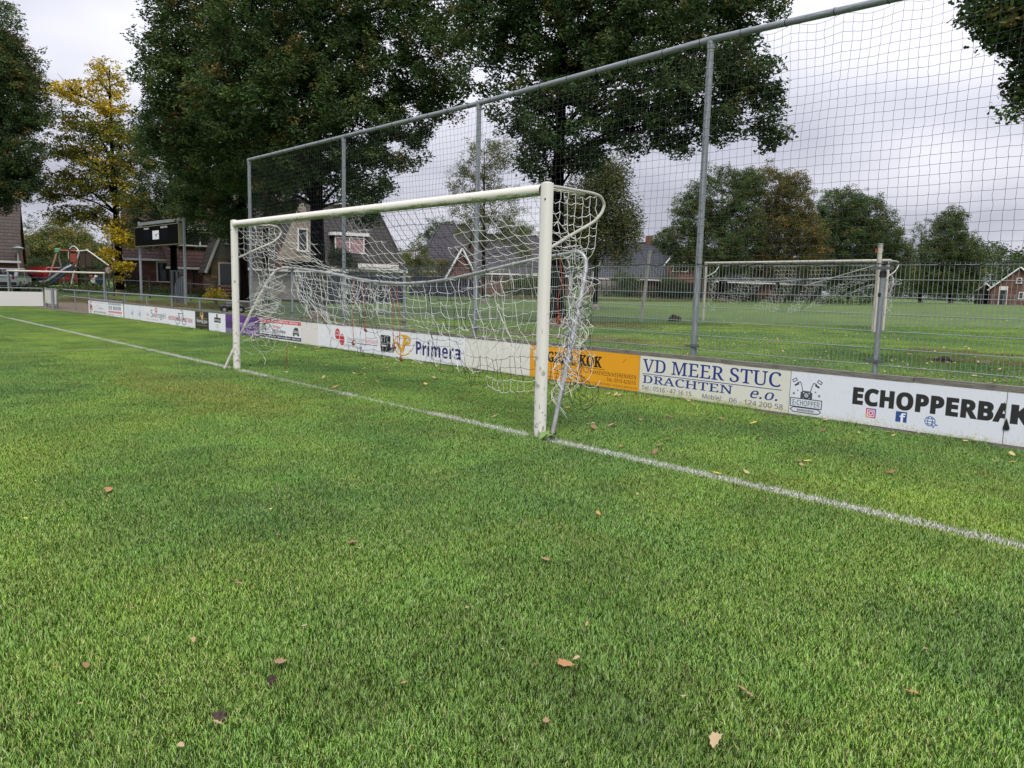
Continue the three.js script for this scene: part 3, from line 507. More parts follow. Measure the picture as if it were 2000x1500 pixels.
{
  const X = [172.3, 208, 240, 242, 381, 407.3, 440.2, 506, 588, 910, 1036.7, 1250.8, 1546, 1968.7].map(u => bx(u));
  const list = [
    ['roofer', 0, 1, 430, 240, 'small white board with a dark red mark and grey mountain outline'],
    ['deboer', 1, 2, 400, 256, 'white advertising board with blue DE BOER lettering over a pink stripe'],
    ['longwhite', 3, 4, 1860, 256, 'long white board with two grey birds, De Swingel and MEINSMA FIETSEN lettering'],
    ['pilsblack', 4, 5, 300, 256, 'black square advertising board with gold and white beer lettering'],
    ['pilswhite', 5, 6, 330, 256, 'white square advertising board with a small black beer label in its middle'],
    ['purple', 6, 7, 640, 256, 'purple advertising board with pale handwriting behind the goal post'],
    ['carfirm', 7, 8, 660, 256, 'white board with two silver cars between a red and a dark blue band'],
    ['services', 8, 9, 2040, 256, 'long white board with red oval logo, yellow ring and Primera lettering'],
    ['cream', 9, 10, 640, 256, 'blank cream panel between the Primera lettering and the yellow board'],
    ['kok', 10, 11, 1100, 290, 'yellow advertising board with black GEBR. KOK lettering'],
    ['stuc', 11, 12, 1180, 290, 'algae stained white board with blue VD MEER STUC lettering'],
    ['chopper', 12, 13, 1240, 290, 'white board with motorcycle handlebar logo and heavy black ECHOPPERBAK lettering'],
  ];
  for (const [k, a, b, w, h, label] of list) {
    const x0 = X[a] + 0.004, x1 = X[b] - 0.004, W = x1 - x0, H = BT - BB;
    const t = thing('advertising_board', label, 'board', V((x0 + x1) / 2, 0, BACK), 0, 'advertising boards along the fence');
    part('panel', box(W, H, 0.016, 0, (BT + BB) / 2, -0.010), std({ color: C(0.5, 0.5, 0.48), roughness: 0.7 }), t);
    const f = new THREE.PlaneGeometry(W, H).translate(0, (BT + BB) / 2, 0.002);
    part('printed_face', f, std({ map: canvasTex(w, h, printed[k]), roughness: 0.42 }), t);
  }
  { // next board, cut by the frame: starts with the letter K
    const x0 = X[13] + 0.004, x1 = x0 + 2.36, t = thing('advertising_board', 'white board with the letter K past the panel seam', 'board', V((x0 + x1) / 2, 0, BACK), 0, 'advertising boards along the fence');
    part('panel', box(x1 - x0, BT - BB, 0.016, 0, (BT + BB) / 2, -0.010), std({ color: C(0.5, 0.5, 0.48), roughness: 0.7 }), t);
    part('printed_face', new THREE.PlaneGeometry(x1 - x0, BT - BB).translate(0, (BT + BB) / 2, 0.002), std({ map: canvasTex(1240, 290, (c, w, h) => { printed.chopper2(c, w, h); txt(c, 'KEVEEN.NL', 12, 168, 138, { weight: 'bold', color: '#2b2b2d', w: 900, stroke: 9 }); }), roughness: 0.42 }), t);
    const s = new THREE.Shape([new THREE.Vector2(0, 0), new THREE.Vector2(0.035, -0.10), new THREE.Vector2(0.03, -0.125), new THREE.Vector2(-0.02, -0.13), new THREE.Vector2(-0.025, -0.10)]);
    part('rag', new THREE.ExtrudeGeometry(s, { depth: 0.006, bevelEnabled: false }).translate(x0 - (x0 + x1) / 2 + 0.012, 0.31, 0.006), M.black, t);
  }
  // concrete cap stones and base planks that hold the boards
  const wall = thing('board_kerb', 'grey concrete cap strip and base plank holding the advertising boards', 'kerb');
  const x0 = X[0], x1 = 9.4; let i = 0;
  for (let x = x0 + 0.02; x < x1;) { const L = Math.min(2.42 + 0.02 * Math.sin(i * 3), x1 - x); part('cap_strip', box(L - 0.012, 0.055 + (i % 3) * 0.003, 0.10, x + L / 2, BT + 0.030 + 0.004 * Math.sin(i * 2.3), BACK - 0.045), M.concrete, wall); part('base_plank', box(L - 0.01, 0.10, 0.06, x + L / 2, BB - 0.055, BACK - 0.028 + 0.004 * Math.sin(i)), M.concrete, wall); x += L; i++; }
}

// ---------- ball-stop frame, net and wire mesh fence ----------
const FZ = -3.811;
{
  const poleX = [-11.607, -6.573, -1.821, 3.02, 7.9], top = [4.90, 4.89, 4.88, 4.955, 4.83];
  const t = thing('ball_stop_frame', 'tall grey steel ball-stop frame with top rail behind the goal', 'fence frame');
  poleX.forEach((x, i) => {
    const p = part('pole', rod(V(x, 0, FZ), V(x, top[i] - 0.02, FZ), 0.045, 0.045, 18), M.steel, t);
    part('clamp', [new THREE.CylinderGeometry(0.052, 0.052, 0.05, 16).translate(x, 0.78, FZ), box(0.22, 0.03, 0.012, x, 0.78, FZ + 0.05)], M.steelDark, p);
    part('rail_clamp', new THREE.CylinderGeometry(0.052, 0.052, 0.09, 16).translate(x, top[i] - 0.075, FZ), M.steel, p);
  });
  for (let i = 0; i < 4; i++) part('top_rail', rod(V(poleX[i] - (i ? 0 : 0.06), top[i], FZ), V(poleX[i + 1], top[i + 1], FZ), 0.044, 0.044, 16), M.steel, t);
  const bands = []; for (let x = -11.4; x < 7.9; x += 0.62) { const k = poleX.findIndex((q, i) => x < poleX[i + 1]), u = (x - poleX[k]) / (poleX[k + 1] - poleX[k]); bands.push(new THREE.TorusGeometry(0.046, 0.005, 5, 12).rotateY(Math.PI / 2).translate(x, lerp(top[k], top[k + 1], u), FZ)); }
  part('net_ties', bands, M.black, t).userData.kind = 'stuff';
  // net
  reseed(31);
  const x0 = -11.55, x1 = 8.4, cell = 0.108, nu = Math.round((x1 - x0) / cell), nv = 27;
  const topY = x => { let k = 0; while (k < 3 && x > poleX[k + 1]) k++; return lerp(top[k], top[k + 1], (x - poleX[k]) / (poleX[k + 1] - poleX[k])); };
  const nz = (x, y) => FZ + 0.06 + 0.03 * n2(x * 0.5, y * 0.6) + 0.012 * n2(x * 1.7 + 4, y * 1.5);
  const nodeAt = (i, j) => { const x = x0 + i * cell, t = j / nv, sc = x > 3 ? 0.05 + 0.07 * Math.abs(Math.sin((x - 3.02) * Math.PI / 0.62)) : 0.05, yt = topY(x) - 0.05, y = lerp(yt, 1.93, t) - (sc - 0.05) * (1 - t) ** 9 - 0.03 * Math.sin(Math.PI * t) * (0.5 + n2(x * 0.4, 1)); return V(x + 0.012 * n2(x * 0.6, y * 0.7 + 3) + 0.004 * n2(x * 3, y * 3), y + 0.004 * n2(x * 3 + 5, y * 3), nz(x, y)); };
  const s = sheet(nu, nv, nodeAt, () => WHITE, () => true, 0.003);
  const ns = part('net', cords(s[0], 0.0022, null), std({ color: C(0.035, 0.042, 0.046), roughness: 0.8 }), t); ns.userData.kind = 'stuff';
  // dark lashing cord along the fence top
  const lash = []; for (let x = -11.5; x < 8.2; x += 0.06) lash.push(V(x, 1.925 + 0.02 * n2(x * 4, 2) - 0.05 * Math.max(0, n2(x * 0.9, 8)), FZ + 0.035 + 0.012 * Math.sin(x * 21)));
  part('lashing', cords([lash], 0.006, null, 4), M.black, t);

  // fence panels of welded wire
  const f = thing('wire_mesh_fence', 'grey welded wire mesh fence panels standing behind the advertising boards', 'fence');
  const posts = [-11.607, -9.15, -6.573, -4.13, -1.821, 0.6, 3.02, 5.53, 7.9];
  const vx = new THREE.CylinderGeometry(0.0029, 0.0029, 1.93, 5), hx = W => new THREE.CylinderGeometry(0.0048, 0.0048, W, 6).rotateZ(Math.PI / 2);
  for (let i = 0; i < posts.length - 1; i++) {
    const a = posts[i] + 0.05, b = posts[i + 1] - 0.05, W = b - a, c = (a + b) / 2;
    const p = part('top_wire', hx(W), M.wire, f); p.position.set(c, 1.905, FZ + 0.02); p.name = 'mesh_panel';
    const list = []; const n = Math.round(W / 0.0505); for (let k = 0; k <= n; k++) list.push(vx.clone().translate(a + W * k / n - c, -0.935, 0));
    const vw = part('vertical_wires', list, M.wire, p); vw.userData.kind = 'stuff';
    const hg = hx(W); for (let k = 0; k < 9; k++) for (const dz of [-0.0065, 0.0065]) { const h = new THREE.Mesh(hg, M.wire); h.name = 'horizontal_wire'; h.castShadow = h.receiveShadow = true; h.position.set(0, 0.03 - 0.2 * (k + 1) + 0.0, dz); p.add(h); }
  }
  posts.forEach((x, i) => { if (i % 2) { const p = part('post', rod(V(x, 0, FZ), V(x, 1.90, FZ), 0.030, 0.030, 14), M.steel, f); part('bracket', [box(0.20, 0.03, 0.014, x, 0.78, FZ + 0.034), new THREE.CylinderGeometry(0.035, 0.035, 0.035, 12).translate(x, 0.78, FZ)], M.steelDark, p); part('bracket', [box(0.24, 0.035, 0.05, x, 1.87, FZ + 0.03)], M.steelDark, p); } });
  { // black tape and frayed ties on the post between the practice goal and the K board
    part('tape', new THREE.CylinderGeometry(0.038, 0.040, 0.07, 12).translate(5.53, 1.80, FZ), M.black, f); part('tape', box(0.05, 0.03, 0.03, 5.56, 1.93, FZ + 0.03, 0, 0.3, 0.2), M.black, f); part('sticker', box(0.03, 0.045, 0.012, 5.52, 1.56, FZ + 0.032), M.black, f);
    for (const x of [6.35, 6.5]) part('frayed_tie', box(0.03, 0.07, 0.01, x, 1.87, FZ + 0.03, 0, 0, 0.3), M.black, f);
  }
}
// ---------- rail along the pitch, gate and touchline boards ----------
{
  const yr = 0.98, rz = FZ + 0.02;
  const t = thing('pitch_rail', 'grey tubular spectator rail on posts above the far advertising boards', 'rail');
  const xe = -11.6, xg = atZ(124, 568, rz).x, top = u => V(atZ(u, 568.5 + (u - 120) * 0.0765, rz).x, yr, rz);
  part('top_rail', rod(V(xg, yr, rz), V(xe, yr, rz), 0.028, 0.028, 12), M.steel, t);
  for (const u of [146, 174, 208, 244, 287, 335.5, 390]) { const x = top(u).x; part('post', [rod(V(x, 0, rz), V(x, yr - 0.02, rz), 0.026, 0.026, 10)], M.steel, t); }
  part('lower_rail', rod(V(xg, yr - 0.30, rz + 0.02), V(top(242).x, yr - 0.34, rz + 0.02), 0.022, 0.022, 10), M.steel, t);
  part('rail_clamp', box(0.09, 0.12, 0.08, top(242).x, yr - 0.33, rz + 0.02), M.steelDark, t);
  // gate
  const gx0 = -35.3, gx1 = xg - 0.1, gz = -3.55;
  const g = thing('field_gate', 'low double gate with two white panels between grey posts at the pitch corner', 'gate');
  part('post', rod(V(gx1 + 0.2, 0, -3.3), V(gx1 + 0.2, 1.02, -3.3), 0.07, 0.07, 14), M.steel, g); part('post', rod(V(gx1 - 0.1, 0, gz), V(gx1 - 0.1, 1.0, gz), 0.045, 0.045, 14), M.steel, g); part('post', rod(V(gx0, 0, gz), V(gx0, 1.04, gz), 0.06, 0.06, 14), M.steel, g);
  part('gate_frame', [rod(V(gx0, 0.98, gz), V(gx1, 0.98, gz), 0.025, 0.025), rod(V(gx0, 0.20, gz), V(gx1, 0.20, gz), 0.02, 0.02)], M.steel, g);
  const gm = (gx0 + gx1) / 2; part('gate_panel', box(gm - gx0 - 0.1, 0.68, 0.02, (gx0 + gm) / 2, 0.60, gz + 0.04), M.white, g); part('gate_panel', box(gx1 - gm - 0.1, 0.68, 0.02, (gx1 + gm) / 2, 0.60, gz + 0.04), M.white, g);
  // touchline boards
  const tb = thing('touchline_board', 'row of plain white touchline boards under a grey rail beyond the pitch corner', 'board');
  let i = 0; for (let z = -3.5; z < 8; z += 2.6) { part('panel', box(0.02, 0.72, 2.56, -35.6, 0.44, z + 1.3), i % 2 ? M.white : M.upvc, tb); part('post', rod(V(-35.75, 0, z), V(-35.75, 0.98, z), 0.026, 0.026), M.steel, tb); i++; }
  part('rail', rod(V(-35.75, 0.98, -3.5), V(-35.75, 0.98, 8), 0.028, 0.028), M.steel, tb);
}
// ---------- leaves, trees, bushes ----------
function leafClump(n, R, size, aspect = 0.62, flat = 0.7) {
  const pos = [], nor = [], col = [], idx = [], m = new THREE.Matrix4(), q = new THREE.Quaternion(), p = V();
  const lobes = [[0, 0], [0.28, 0.32], [0.5, 0.2], [0.72, 0.42], [1, 0], [0.72, -0.42], [0.5, -0.2], [0.28, -0.32]];
  for (let k = 0; k < n; k++) {
    const a = rr(0, TAU), b = Math.acos(rr(-1, 1)), r = R * Math.cbrt(rnd());
    const c = V(Math.sin(b) * Math.cos(a) * r, Math.cos(b) * r * flat, Math.sin(b) * Math.sin(a) * r);
    q.setFromEuler(new THREE.Euler(rr(-1.1, 0.9), rr(0, TAU), rr(-0.9, 0.9), 'YXZ'));
    m.compose(c, q, V(size * rr(0.7, 1.25), size, size * aspect * rr(0.8, 1.4)));
    const base = pos.length / 3, v = rr(0.72, 1.28), nn = V(0, 1, 0).applyQuaternion(q);
    lobes.forEach(([x, z]) => { p.set(x - 0.3, 0.25 * z * z + (x > 0.6 ? -0.06 : 0), z).applyMatrix4(m); pos.push(p.x, p.y, p.z); nor.push(nn.x, nn.y, nn.z); col.push(v, v * rr(0.97, 1.03), v * 0.95); });
    idx.push(base, base + 1, base + 7, base + 1, base + 2, base + 7, base + 2, base + 6, base + 7, base + 2, base + 3, base + 6, base + 3, base + 5, base + 6, base + 3, base + 4, base + 5);
  }
  const g = new THREE.BufferGeometry();
  g.setAttribute('position', new THREE.Float32BufferAttribute(pos, 3)); g.setAttribute('normal', new THREE.Float32BufferAttribute(nor, 3)); g.setAttribute('color', new THREE.Float32BufferAttribute(col, 3)); g.setIndex(idx); return g;
}
reseed(900);
const leafMat = phy({ vertexColors: true, roughness: 1, side: THREE.DoubleSide, transmission: 0.3, thickness: 0, specularIntensity: 0.35 });
const CL = { oak: [leafClump(40, 0.33, 0.125), leafClump(38, 0.36, 0.125), leafClump(34, 0.28, 0.13)], maple: [leafClump(16, 0.40, 0.15, 0.9, 0.35), leafClump(15, 0.45, 0.14, 0.9, 0.3)], small: [leafClump(28, 0.40, 0.125), leafClump(26, 0.42, 0.12)], weep: [leafClump(26, 0.26, 0.12, 0.55, 2.8), leafClump(24, 0.24, 0.12, 0.55, 3.4)], far: [leafClump(30, 0.62, 0.26), leafClump(30, 0.62, 0.24)] };
const bark = std({ color: C(0.23, 0.20, 0.16), roughness: 0.95, map: tex(256, 256, (u, v) => { const q = 0.82 + 0.24 * tn(u, v * 0.999, 8, 3) * 0.8 + 0.22 * n3(u * 30, v * 5, 1); return [q, q * 0.97, q * 0.92]; }), });
const barkGreen = std({ color: C(0.21, 0.185, 0.125), roughness: 0.95, map: bark.map });
const barkBirch = std({ color: C(0.42, 0.41, 0.38), roughness: 0.8, map: tex(128, 256, (u, v) => { const q = n3(u * 3, v * 26, 2) > 0.35 ? 0.25 : 0.85; return [q, q, q * 0.98]; }) });
function limb(a, b, r0, r1, wob = 0.06, n = 6) {     // tapered crooked branch
  const L = a.distanceTo(b), rings = [], seg = 7, pos = [], nor = [], uv = [], idx = [], t = b.clone().sub(a).normalize();
  const s1 = V(0, 0, 1).cross(t).normalize(); if (s1.lengthSq() < 0.5) s1.set(1, 0, 0); const s2 = t.clone().cross(s1), k1 = rr(0, 9), k2 = rr(0, 9);
  for (let i = 0; i <= n; i++) {
    const f = i / n, c = a.clone().lerp(b, f).addScaledVector(s1, Math.sin(f * 5 + k1) * wob * L * f * (1.2 - f)).addScaledVector(s2, Math.sin(f * 4 + k2) * wob * L * f * (1.2 - f)); c.y += 0.10 * L * Math.sin(Math.PI * f) * (Math.abs(t.y) < 0.7 ? 1 : 0);
    for (let j = 0; j <= seg; j++) { const q = j / seg * TAU, r = lerp(r0, r1, f) * (1 + 0.08 * Math.sin(q * 3 + i)), x = Math.cos(q), y = Math.sin(q); const nx = s1.clone().multiplyScalar(x).addScaledVector(s2, y); pos.push(c.x + nx.x * r, c.y + nx.y * r, c.z + nx.z * r); nor.push(nx.x, nx.y, nx.z); uv.push(j / seg * 1.5, f * L / 1.6); if (i < n && j < seg) { const p = i * (seg + 1) + j, o = p + seg + 1; idx.push(p, o, p + 1, p + 1, o, o + 1); } }
    rings.push(c);
  }
  const g = new THREE.BufferGeometry(); g.setAttribute('position', new THREE.Float32BufferAttribute(pos, 3)); g.setAttribute('normal', new THREE.Float32BufferAttribute(nor, 3)); g.setAttribute('uv', new THREE.Float32BufferAttribute(uv, 2)); g.setIndex(idx);
  return { g, at: f => rings[Math.round(clamp(f, 0, 1) * n)] };
}
const pick = (pal) => { let q = rnd(), i = 0; while (i < pal.length - 1 && q > pal[i][0]) { q -= pal[i][0]; i++; } return pal[i]; };
// tree: trunk position in the place, lobes of the crown given as picture positions at a depth
function tree(label, { name = 'oak_tree', category = 'tree', group, u, dep, trunkR = 0.3, topV, lean = 0, lobes, clump = 'oak', pal, per = 26, gap = 0.12, barkM = bark, scale = 1, ddep = 0, flat = 0.9, twig = 5, trunkTop, x, z, shell = 0.45, limbs = 1, forks }) {
  const base = x !== undefined ? V(x, height(x, z), z) : standAt(u, dep), t = thing(name, label, category, base, 0, group), D = dep;
  const up = topV !== undefined ? atDepth(u + lean, topV, D) : null, topP = up ? up.sub(base) : V(0, 6, 0);
  const stem = limb(V(0, -0.1, 0), topP, trunkR, trunkR * 0.12, 0.02, 14);
  const flare = new THREE.CylinderGeometry(trunkR * 0.98, trunkR * 1.45, 0.5, 12, 3).translate(0, 0.1, 0);
  part('trunk', [stem.g, flare], barkM, t);
  const br = [], mats = CL[clump].map(() => []), cols = CL[clump].map(() => []), q = new THREE.Quaternion(), m = new THREE.Matrix4();
  lobes.forEach(([lu, lv, lr, ld = 0, lpal], li) => {
    const c = atDepth(lu, lv, D + ddep + ld).sub(base), R = lr * (D + ld) / F;
    if (limbs) {
      const st = stem.at(clamp((c.y - R * 0.9) / Math.max(topP.y, 0.1), forks ? forks : 0.28, 0.95));
      const rb = clamp(trunkR * 0.42 * Math.min(1, R / 2.2), 0.02, trunkR * 0.5), b = limb(st, c, rb, rb * 0.3, 0.07, 7); br.push(b.g);
      for (let k = 0; k < twig; k++) { const a = rr(0, TAU), e = rr(-0.3, 0.8), w = V(Math.cos(a) * Math.cos(e), Math.sin(e), Math.sin(a) * Math.cos(e)).multiplyScalar(R * rr(0.6, 0.95)).add(c); br.push(limb(b.at(rr(0.5, 1)), w, rb * 0.36, rb * 0.08, 0.10, 5).g); }
    }
    const n = Math.round(per * R * R * 5.2), P = lpal || pal, off = rr(0, 50);
    for (let k = 0; k < n; k++) {
      const a = rr(0, TAU), b = rr(-1, 1), s = Math.sqrt(1 - b * b), lump = 1 + 0.26 * n3(Math.cos(a) * s * 1.6 + off, b * 1.6, Math.sin(a) * s * 1.6) + 0.16 * n3(Math.cos(a) * s * 4.5 + off, b * 4.5, Math.sin(a) * s * 4.5), rad = R * lump * (shell + (1 - shell) * Math.sqrt(rnd()));
      const p = V(Math.cos(a) * s * rad, b * rad * flat, Math.sin(a) * s * rad).add(c);
      if (n3(p.x * 0.75 + off, p.y * 0.95, p.z * 0.75) + 0.45 * n3(p.x * 2.1, p.y * 2.4 + off, p.z * 2.1) < gap * 2.6 - 0.60) continue;
      if (p.y + base.y < height(base.x + p.x, base.z + p.z) + 0.2) continue;
      const v = Math.floor(rnd() * mats.length), sc = scale * rr(0.75, 1.25);
      m.compose(p, q.setFromEuler(new THREE.Euler(clump === 'weep' ? 0 : rr(-0.5, 0.5), rr(0, TAU), clump === 'weep' ? 0 : rr(-0.5, 0.5))), V(sc, sc, sc));
      const cc = pick(P), vv = rr(0.8, 1.2) * (1 + 0.40 * n3(p.x * 0.55 + 7, p.y * 0.7, p.z * 0.55 + off)); mats[v].push(m.clone()); cols[v].push(C(cc[1] * vv, cc[2] * vv, cc[3] * vv));
    }
  });
  if (br.length) part('branches', br, barkM, t).userData.kind = 'stuff';
  const crown = new THREE.Group(); crown.name = 'crown'; t.add(crown);
  mats.forEach((a, i) => a.length && inst('leaves', CL[clump][i], leafMat, a, cols[i], crown, 'stuff'));
  return t;
}
const PAL = {
  oak: [[0.55, 0.050, 0.095, 0.026], [0.25, 0.085, 0.125, 0.032], [0.13, 0.040, 0.078, 0.026], [0.07, 0.17, 0.13, 0.035]],
  oakDark: [[0.6, 0.042, 0.080, 0.024], [0.3, 0.062, 0.102, 0.028], [0.1, 0.10, 0.10, 0.03]],
  yellow: [[0.45, 0.42, 0.32, 0.035], [0.3, 0.23, 0.23, 0.035], [0.25, 0.11, 0.15, 0.03]],
  olive: [[0.4, 0.20, 0.21, 0.035], [0.35, 0.11, 0.15, 0.03], [0.25, 0.36, 0.28, 0.04]],
  gold: [[0.6, 0.52, 0.39, 0.03], [0.4, 0.38, 0.32, 0.035]],
  birch: [[0.5, 0.11, 0.14, 0.04], [0.3, 0.20, 0.17, 0.05], [0.2, 0.07, 0.105, 0.035]],
  weep: [[0.6, 0.075, 0.100, 0.028], [0.25, 0.11, 0.12, 0.03], [0.15, 0.19, 0.14, 0.03]],
  mix: [[0.5, 0.065, 0.115, 0.034], [0.3, 0.090, 0.125, 0.038], [0.2, 0.14, 0.14, 0.04]],
  rust: [[0.4, 0.14, 0.125, 0.036], [0.4, 0.09, 0.115, 0.032], [0.2, 0.22, 0.15, 0.04]],
  far: [[0.6, 0.060, 0.100, 0.034], [0.4, 0.085, 0.115, 0.038]],
  bush: [[0.4, 0.14, 0.17, 0.04], [0.35, 0.09, 0.14, 0.035], [0.25, 0.24, 0.20, 0.05]],
  hedge: [[0.6, 0.032, 0.062, 0.024], [0.4, 0.046, 0.078, 0.028]],
};
reseed(1001);
tree('great dark oak with the thickest trunk rising behind the goal', { u: 622, dep: 29, trunkR: 0.34, topV: -140, pal: PAL.oak, per: 24, gap: 0.22, group: 'tall oaks behind the goal',
  lobes: [[600, 60, 130], [500, 40, 120, -2], [400, 90, 110, 1], [340, 60, 70, 0], [330, 160, 65], [390, 200, 95], [480, 180, 110, -2], [590, 190, 115, -1.5], [690, 150, 110], [760, 60, 110], [700, -20, 120], [560, -60, 140], [420, -60, 110], [690, 250, 90, -1], [760, 290, 70], [800, 220, 70, 1], [850, 110, 75, -1], [720, 340, 60], [560, 300, 85, -1], [640, 320, 70, 1], [470, 300, 85, 1], [400, 300, 85, 2], [860, 200, 48], [330, 270, 60, 2], [700, 400, 45], [850, 10, 90], [540, 380, 60, 2]] });
tree('dark oak with a straight trunk beside the steel pole at the fence end', { u: 477, dep: 37, trunkR: 0.23, topV: 60, pal: PAL.oakDark, per: 20, gap: 0.2, group: 'tall oaks behind the goal',
  lobes: [[470, 250, 100], [400, 330, 85], [480, 370, 70], [430, 150, 100], [380, 240, 80], [540, 320, 60], [440, 420, 50], [360, 400, 45]] });
tree('slim mossy trunked oak between the two larger oaks behind the goal', { u: 519, dep: 35, trunkR: 0.18, topV: 120, pal: PAL.oakDark, per: 18, gap: 0.2, barkM: barkGreen, group: 'tall oaks behind the goal',
  lobes: [[520, 220, 80], [560, 330, 55], [500, 340, 55], [545, 120, 90]] });
tree('dark leaning oak with its trunk behind the scoreboard', { u: 341, dep: 47, trunkR: 0.27, topV: 240, lean: -14, pal: PAL.oakDark, per: 17, gap: 0.22, group: 'tall oaks behind the goal',
  lobes: [[330, 330, 75], [300, 400, 55], [390, 420, 60], [420, 350, 60], [340, 430, 50], [300, 270, 55], [290, 460, 30], [450, 440, 35], [350, 240, 70]] });
tree('broad dark oak rising behind the near goal post with spreading boughs', { u: 1094, dep: 25, trunkR: 0.31, topV: -120, pal: PAL.oakDark, per: 25, gap: 0.23, group: 'tall oaks behind the goal',
  lobes: [[1090, 60, 120], [1190, 30, 120, -1], [1290, 60, 110, -1], [1380, 40, 90, -1], [1460, 20, 70, -1], [980, 40, 90], [1020, 200, 75], [1090, 220, 85, -1], [1180, 170, 95, -1], [1280, 170, 90, -1.5], [1370, 160, 85, -1.5], [1450, 130, 65, -2], [1480, 200, 55, -2], [1500, 250, 40, -2], [1240, 250, 60, -1], [1320, 240, 55, -1], [1420, 240, 50, -2], [1060, 300, 55], [1130, 300, 50], [1320, 300, 26, -1], [930, 130, 60], [1000, -40, 110], [1200, -80, 130], [1360, -60, 110], [1510, 8, 34, -1], [1140, 110, 90, 1]] });
tree('tall green oak with a russet shoulder standing outside the pitch corner', { u: -60, dep: 44, trunkR: 0.34, topV: 40, pal: PAL.oak, per: 22, gap: 0.1,
  lobes: [[-40, 150, 110], [10, 190, 70], [-60, 300, 110], [20, 290, 68], [35, 350, 45], [0, 110, 60, 0, PAL.rust], [38, 165, 34, 0, PAL.rust], [50, 230, 36], [-10, 370, 50], [-80, 60, 110], [-150, 220, 120]] });
tree('yellow and olive maple with open branches beside the playground', { name: 'maple_tree', u: 234, dep: 50, trunkR: 0.27, topV: 130, lean: -20, clump: 'maple', pal: PAL.yellow, per: 17, gap: 0.22, flat: 0.55, twig: 8, shell: 0.2, barkM: barkGreen, forks: 0.2,
  lobes: [[130, 180, 52, 0, PAL.gold], [110, 230, 40, 0, PAL.olive], [205, 165, 44, 0, PAL.gold], [215, 210, 40, 0, PAL.gold], [185, 250, 60, 0, PAL.olive], [240, 270, 55, 0, PAL.olive], [130, 290, 52, 0, PAL.olive], [200, 320, 70, 0, PAL.olive], [265, 320, 42, 0, PAL.yellow], [150, 360, 60, 0, PAL.olive], [230, 370, 60, 0, PAL.olive], [105, 380, 36, 0, PAL.olive], [265, 395, 38, 0, PAL.gold], [225, 440, 38, 0, PAL.yellow], [130, 420, 36, 0, PAL.olive], [180, 420, 40, 0, PAL.olive], [248, 470, 28, -1, PAL.gold], [218, 495, 22, -1, PAL.gold], [238, 520, 20, -1, PAL.gold], [228, 460, 26, -1, PAL.gold], [230, 545, 13, -1, PAL.gold], [205, 130, 26, 0, PAL.gold]] });
tree('oak with boughs hanging in over the right end of the ball-stop net', { x: 10.6, z: -9.5, u: 0, dep: 11.5, trunkR: 0.35, pal: PAL.oak, per: 38, gap: 0.2, scale: 0.8, topV: undefined,
  lobes: [[1960, 30, 55, 0], [2020, 60, 80, 0], [1990, 120, 40], [2030, 160, 60], [1985, 185, 28], [1945, 20, 40], [1975, 210, 16], [2100, -40, 150], [2150, 120, 120], [1915, 15, 24], [2000, -40, 90]] });
tree('thin golden birch with sparse leaves beyond the fence, left of the goal post', { name: 'birch_tree', u: 945, dep: 54, trunkR: 0.16, topV: 280, clump: 'small', pal: PAL.birch, per: 22, gap: 0.20, barkM: barkBirch, scale: 0.8,
  lobes: [[940, 320, 52], [905, 350, 32], [985, 300, 36], [920, 400, 44], [975, 400, 50], [950, 450, 42], [1000, 450, 36], [915, 450, 26], [1020, 490, 24], [975, 275, 18]] });
tree('weeping birch with trailing olive foliage right of the near goal post', { name: 'birch_tree', u: 1165, dep: 44, trunkR: 0.18, topV: 320, clump: 'weep', pal: PAL.weep, per: 26, gap: 0.12, barkM: barkBirch, scale: 1.25,
  lobes: [[1165, 380, 60], [1200, 340, 34], [1130, 420, 55], [1200, 430, 50], [1160, 470, 50], [1225, 450, 30], [1110, 470, 40], [1215, 490, 26], [1180, 350, 30]] });
const back = (label, u, dep, lobes, pal, extra = {}) => tree(label, { u, dep, trunkR: 0.28, topV: 455, clump: 'far', pal, per: 9, gap: 0.06, scale: 0.85, twig: 2, lobes, group: 'trees beyond the practice field', ...extra });
back('dark round oak directly right of the tall steel pole beyond the practice field', 1410, 78, [[1410, 380, 60], [1360, 430, 45], [1330, 470, 40], [1440, 440, 55], [1400, 480, 55], [1460, 360, 36], [1345, 400, 30], [1300, 470, 26], [1430, 510, 40], [1380, 520, 36], [1330, 510, 26]], PAL.mix, { scale: 0.6, per: 16 });
back('rust tinted oak between the dark oak and the lower tree behind the practice goal', 1520, 80, [[1500, 370, 50], [1540, 400, 50], [1520, 450, 60], [1570, 450, 42], [1480, 450, 46], [1590, 490, 30], [1555, 360, 28], [1510, 510, 42], [1560, 515, 38], [1475, 515, 34]], PAL.rust, { scale: 0.6, per: 16 });
back('broad low green tree behind the right part of the practice goal', 1660, 92, [[1640, 410, 50], [1690, 430, 55], [1660, 470, 60], [1720, 470, 48], [1750, 500, 36], [1610, 460, 40], [1640, 520, 44], [1700, 525, 44], [1740, 535, 34], [1600, 520, 34]], PAL.mix, { scale: 0.7, per: 15 });
back('pointed green tree standing alone beyond the practice field fence', 1860, 98, [[1858, 430, 26], [1850, 465, 40], [1875, 490, 42], [1830, 500, 36], [1890, 520, 34], [1850, 535, 36], [1880, 550, 34], [1815, 545, 34]], PAL.mix, { scale: 0.65, per: 16 });
back('grey leafless looking tree between the broad tree and the pointed tree', 1800, 104, [[1800, 450, 24], [1795, 490, 30], [1815, 520, 34], [1780, 540, 30]], PAL.far, { scale: 0.6, per: 8, gap: 0.2 });
back('small green tree peeping over the hipped grey roof', 858, 100, [[858, 455, 30], [835, 470, 22], [875, 470, 24], [880, 445, 16]], PAL.mix, { scale: 0.55, per: 12 });
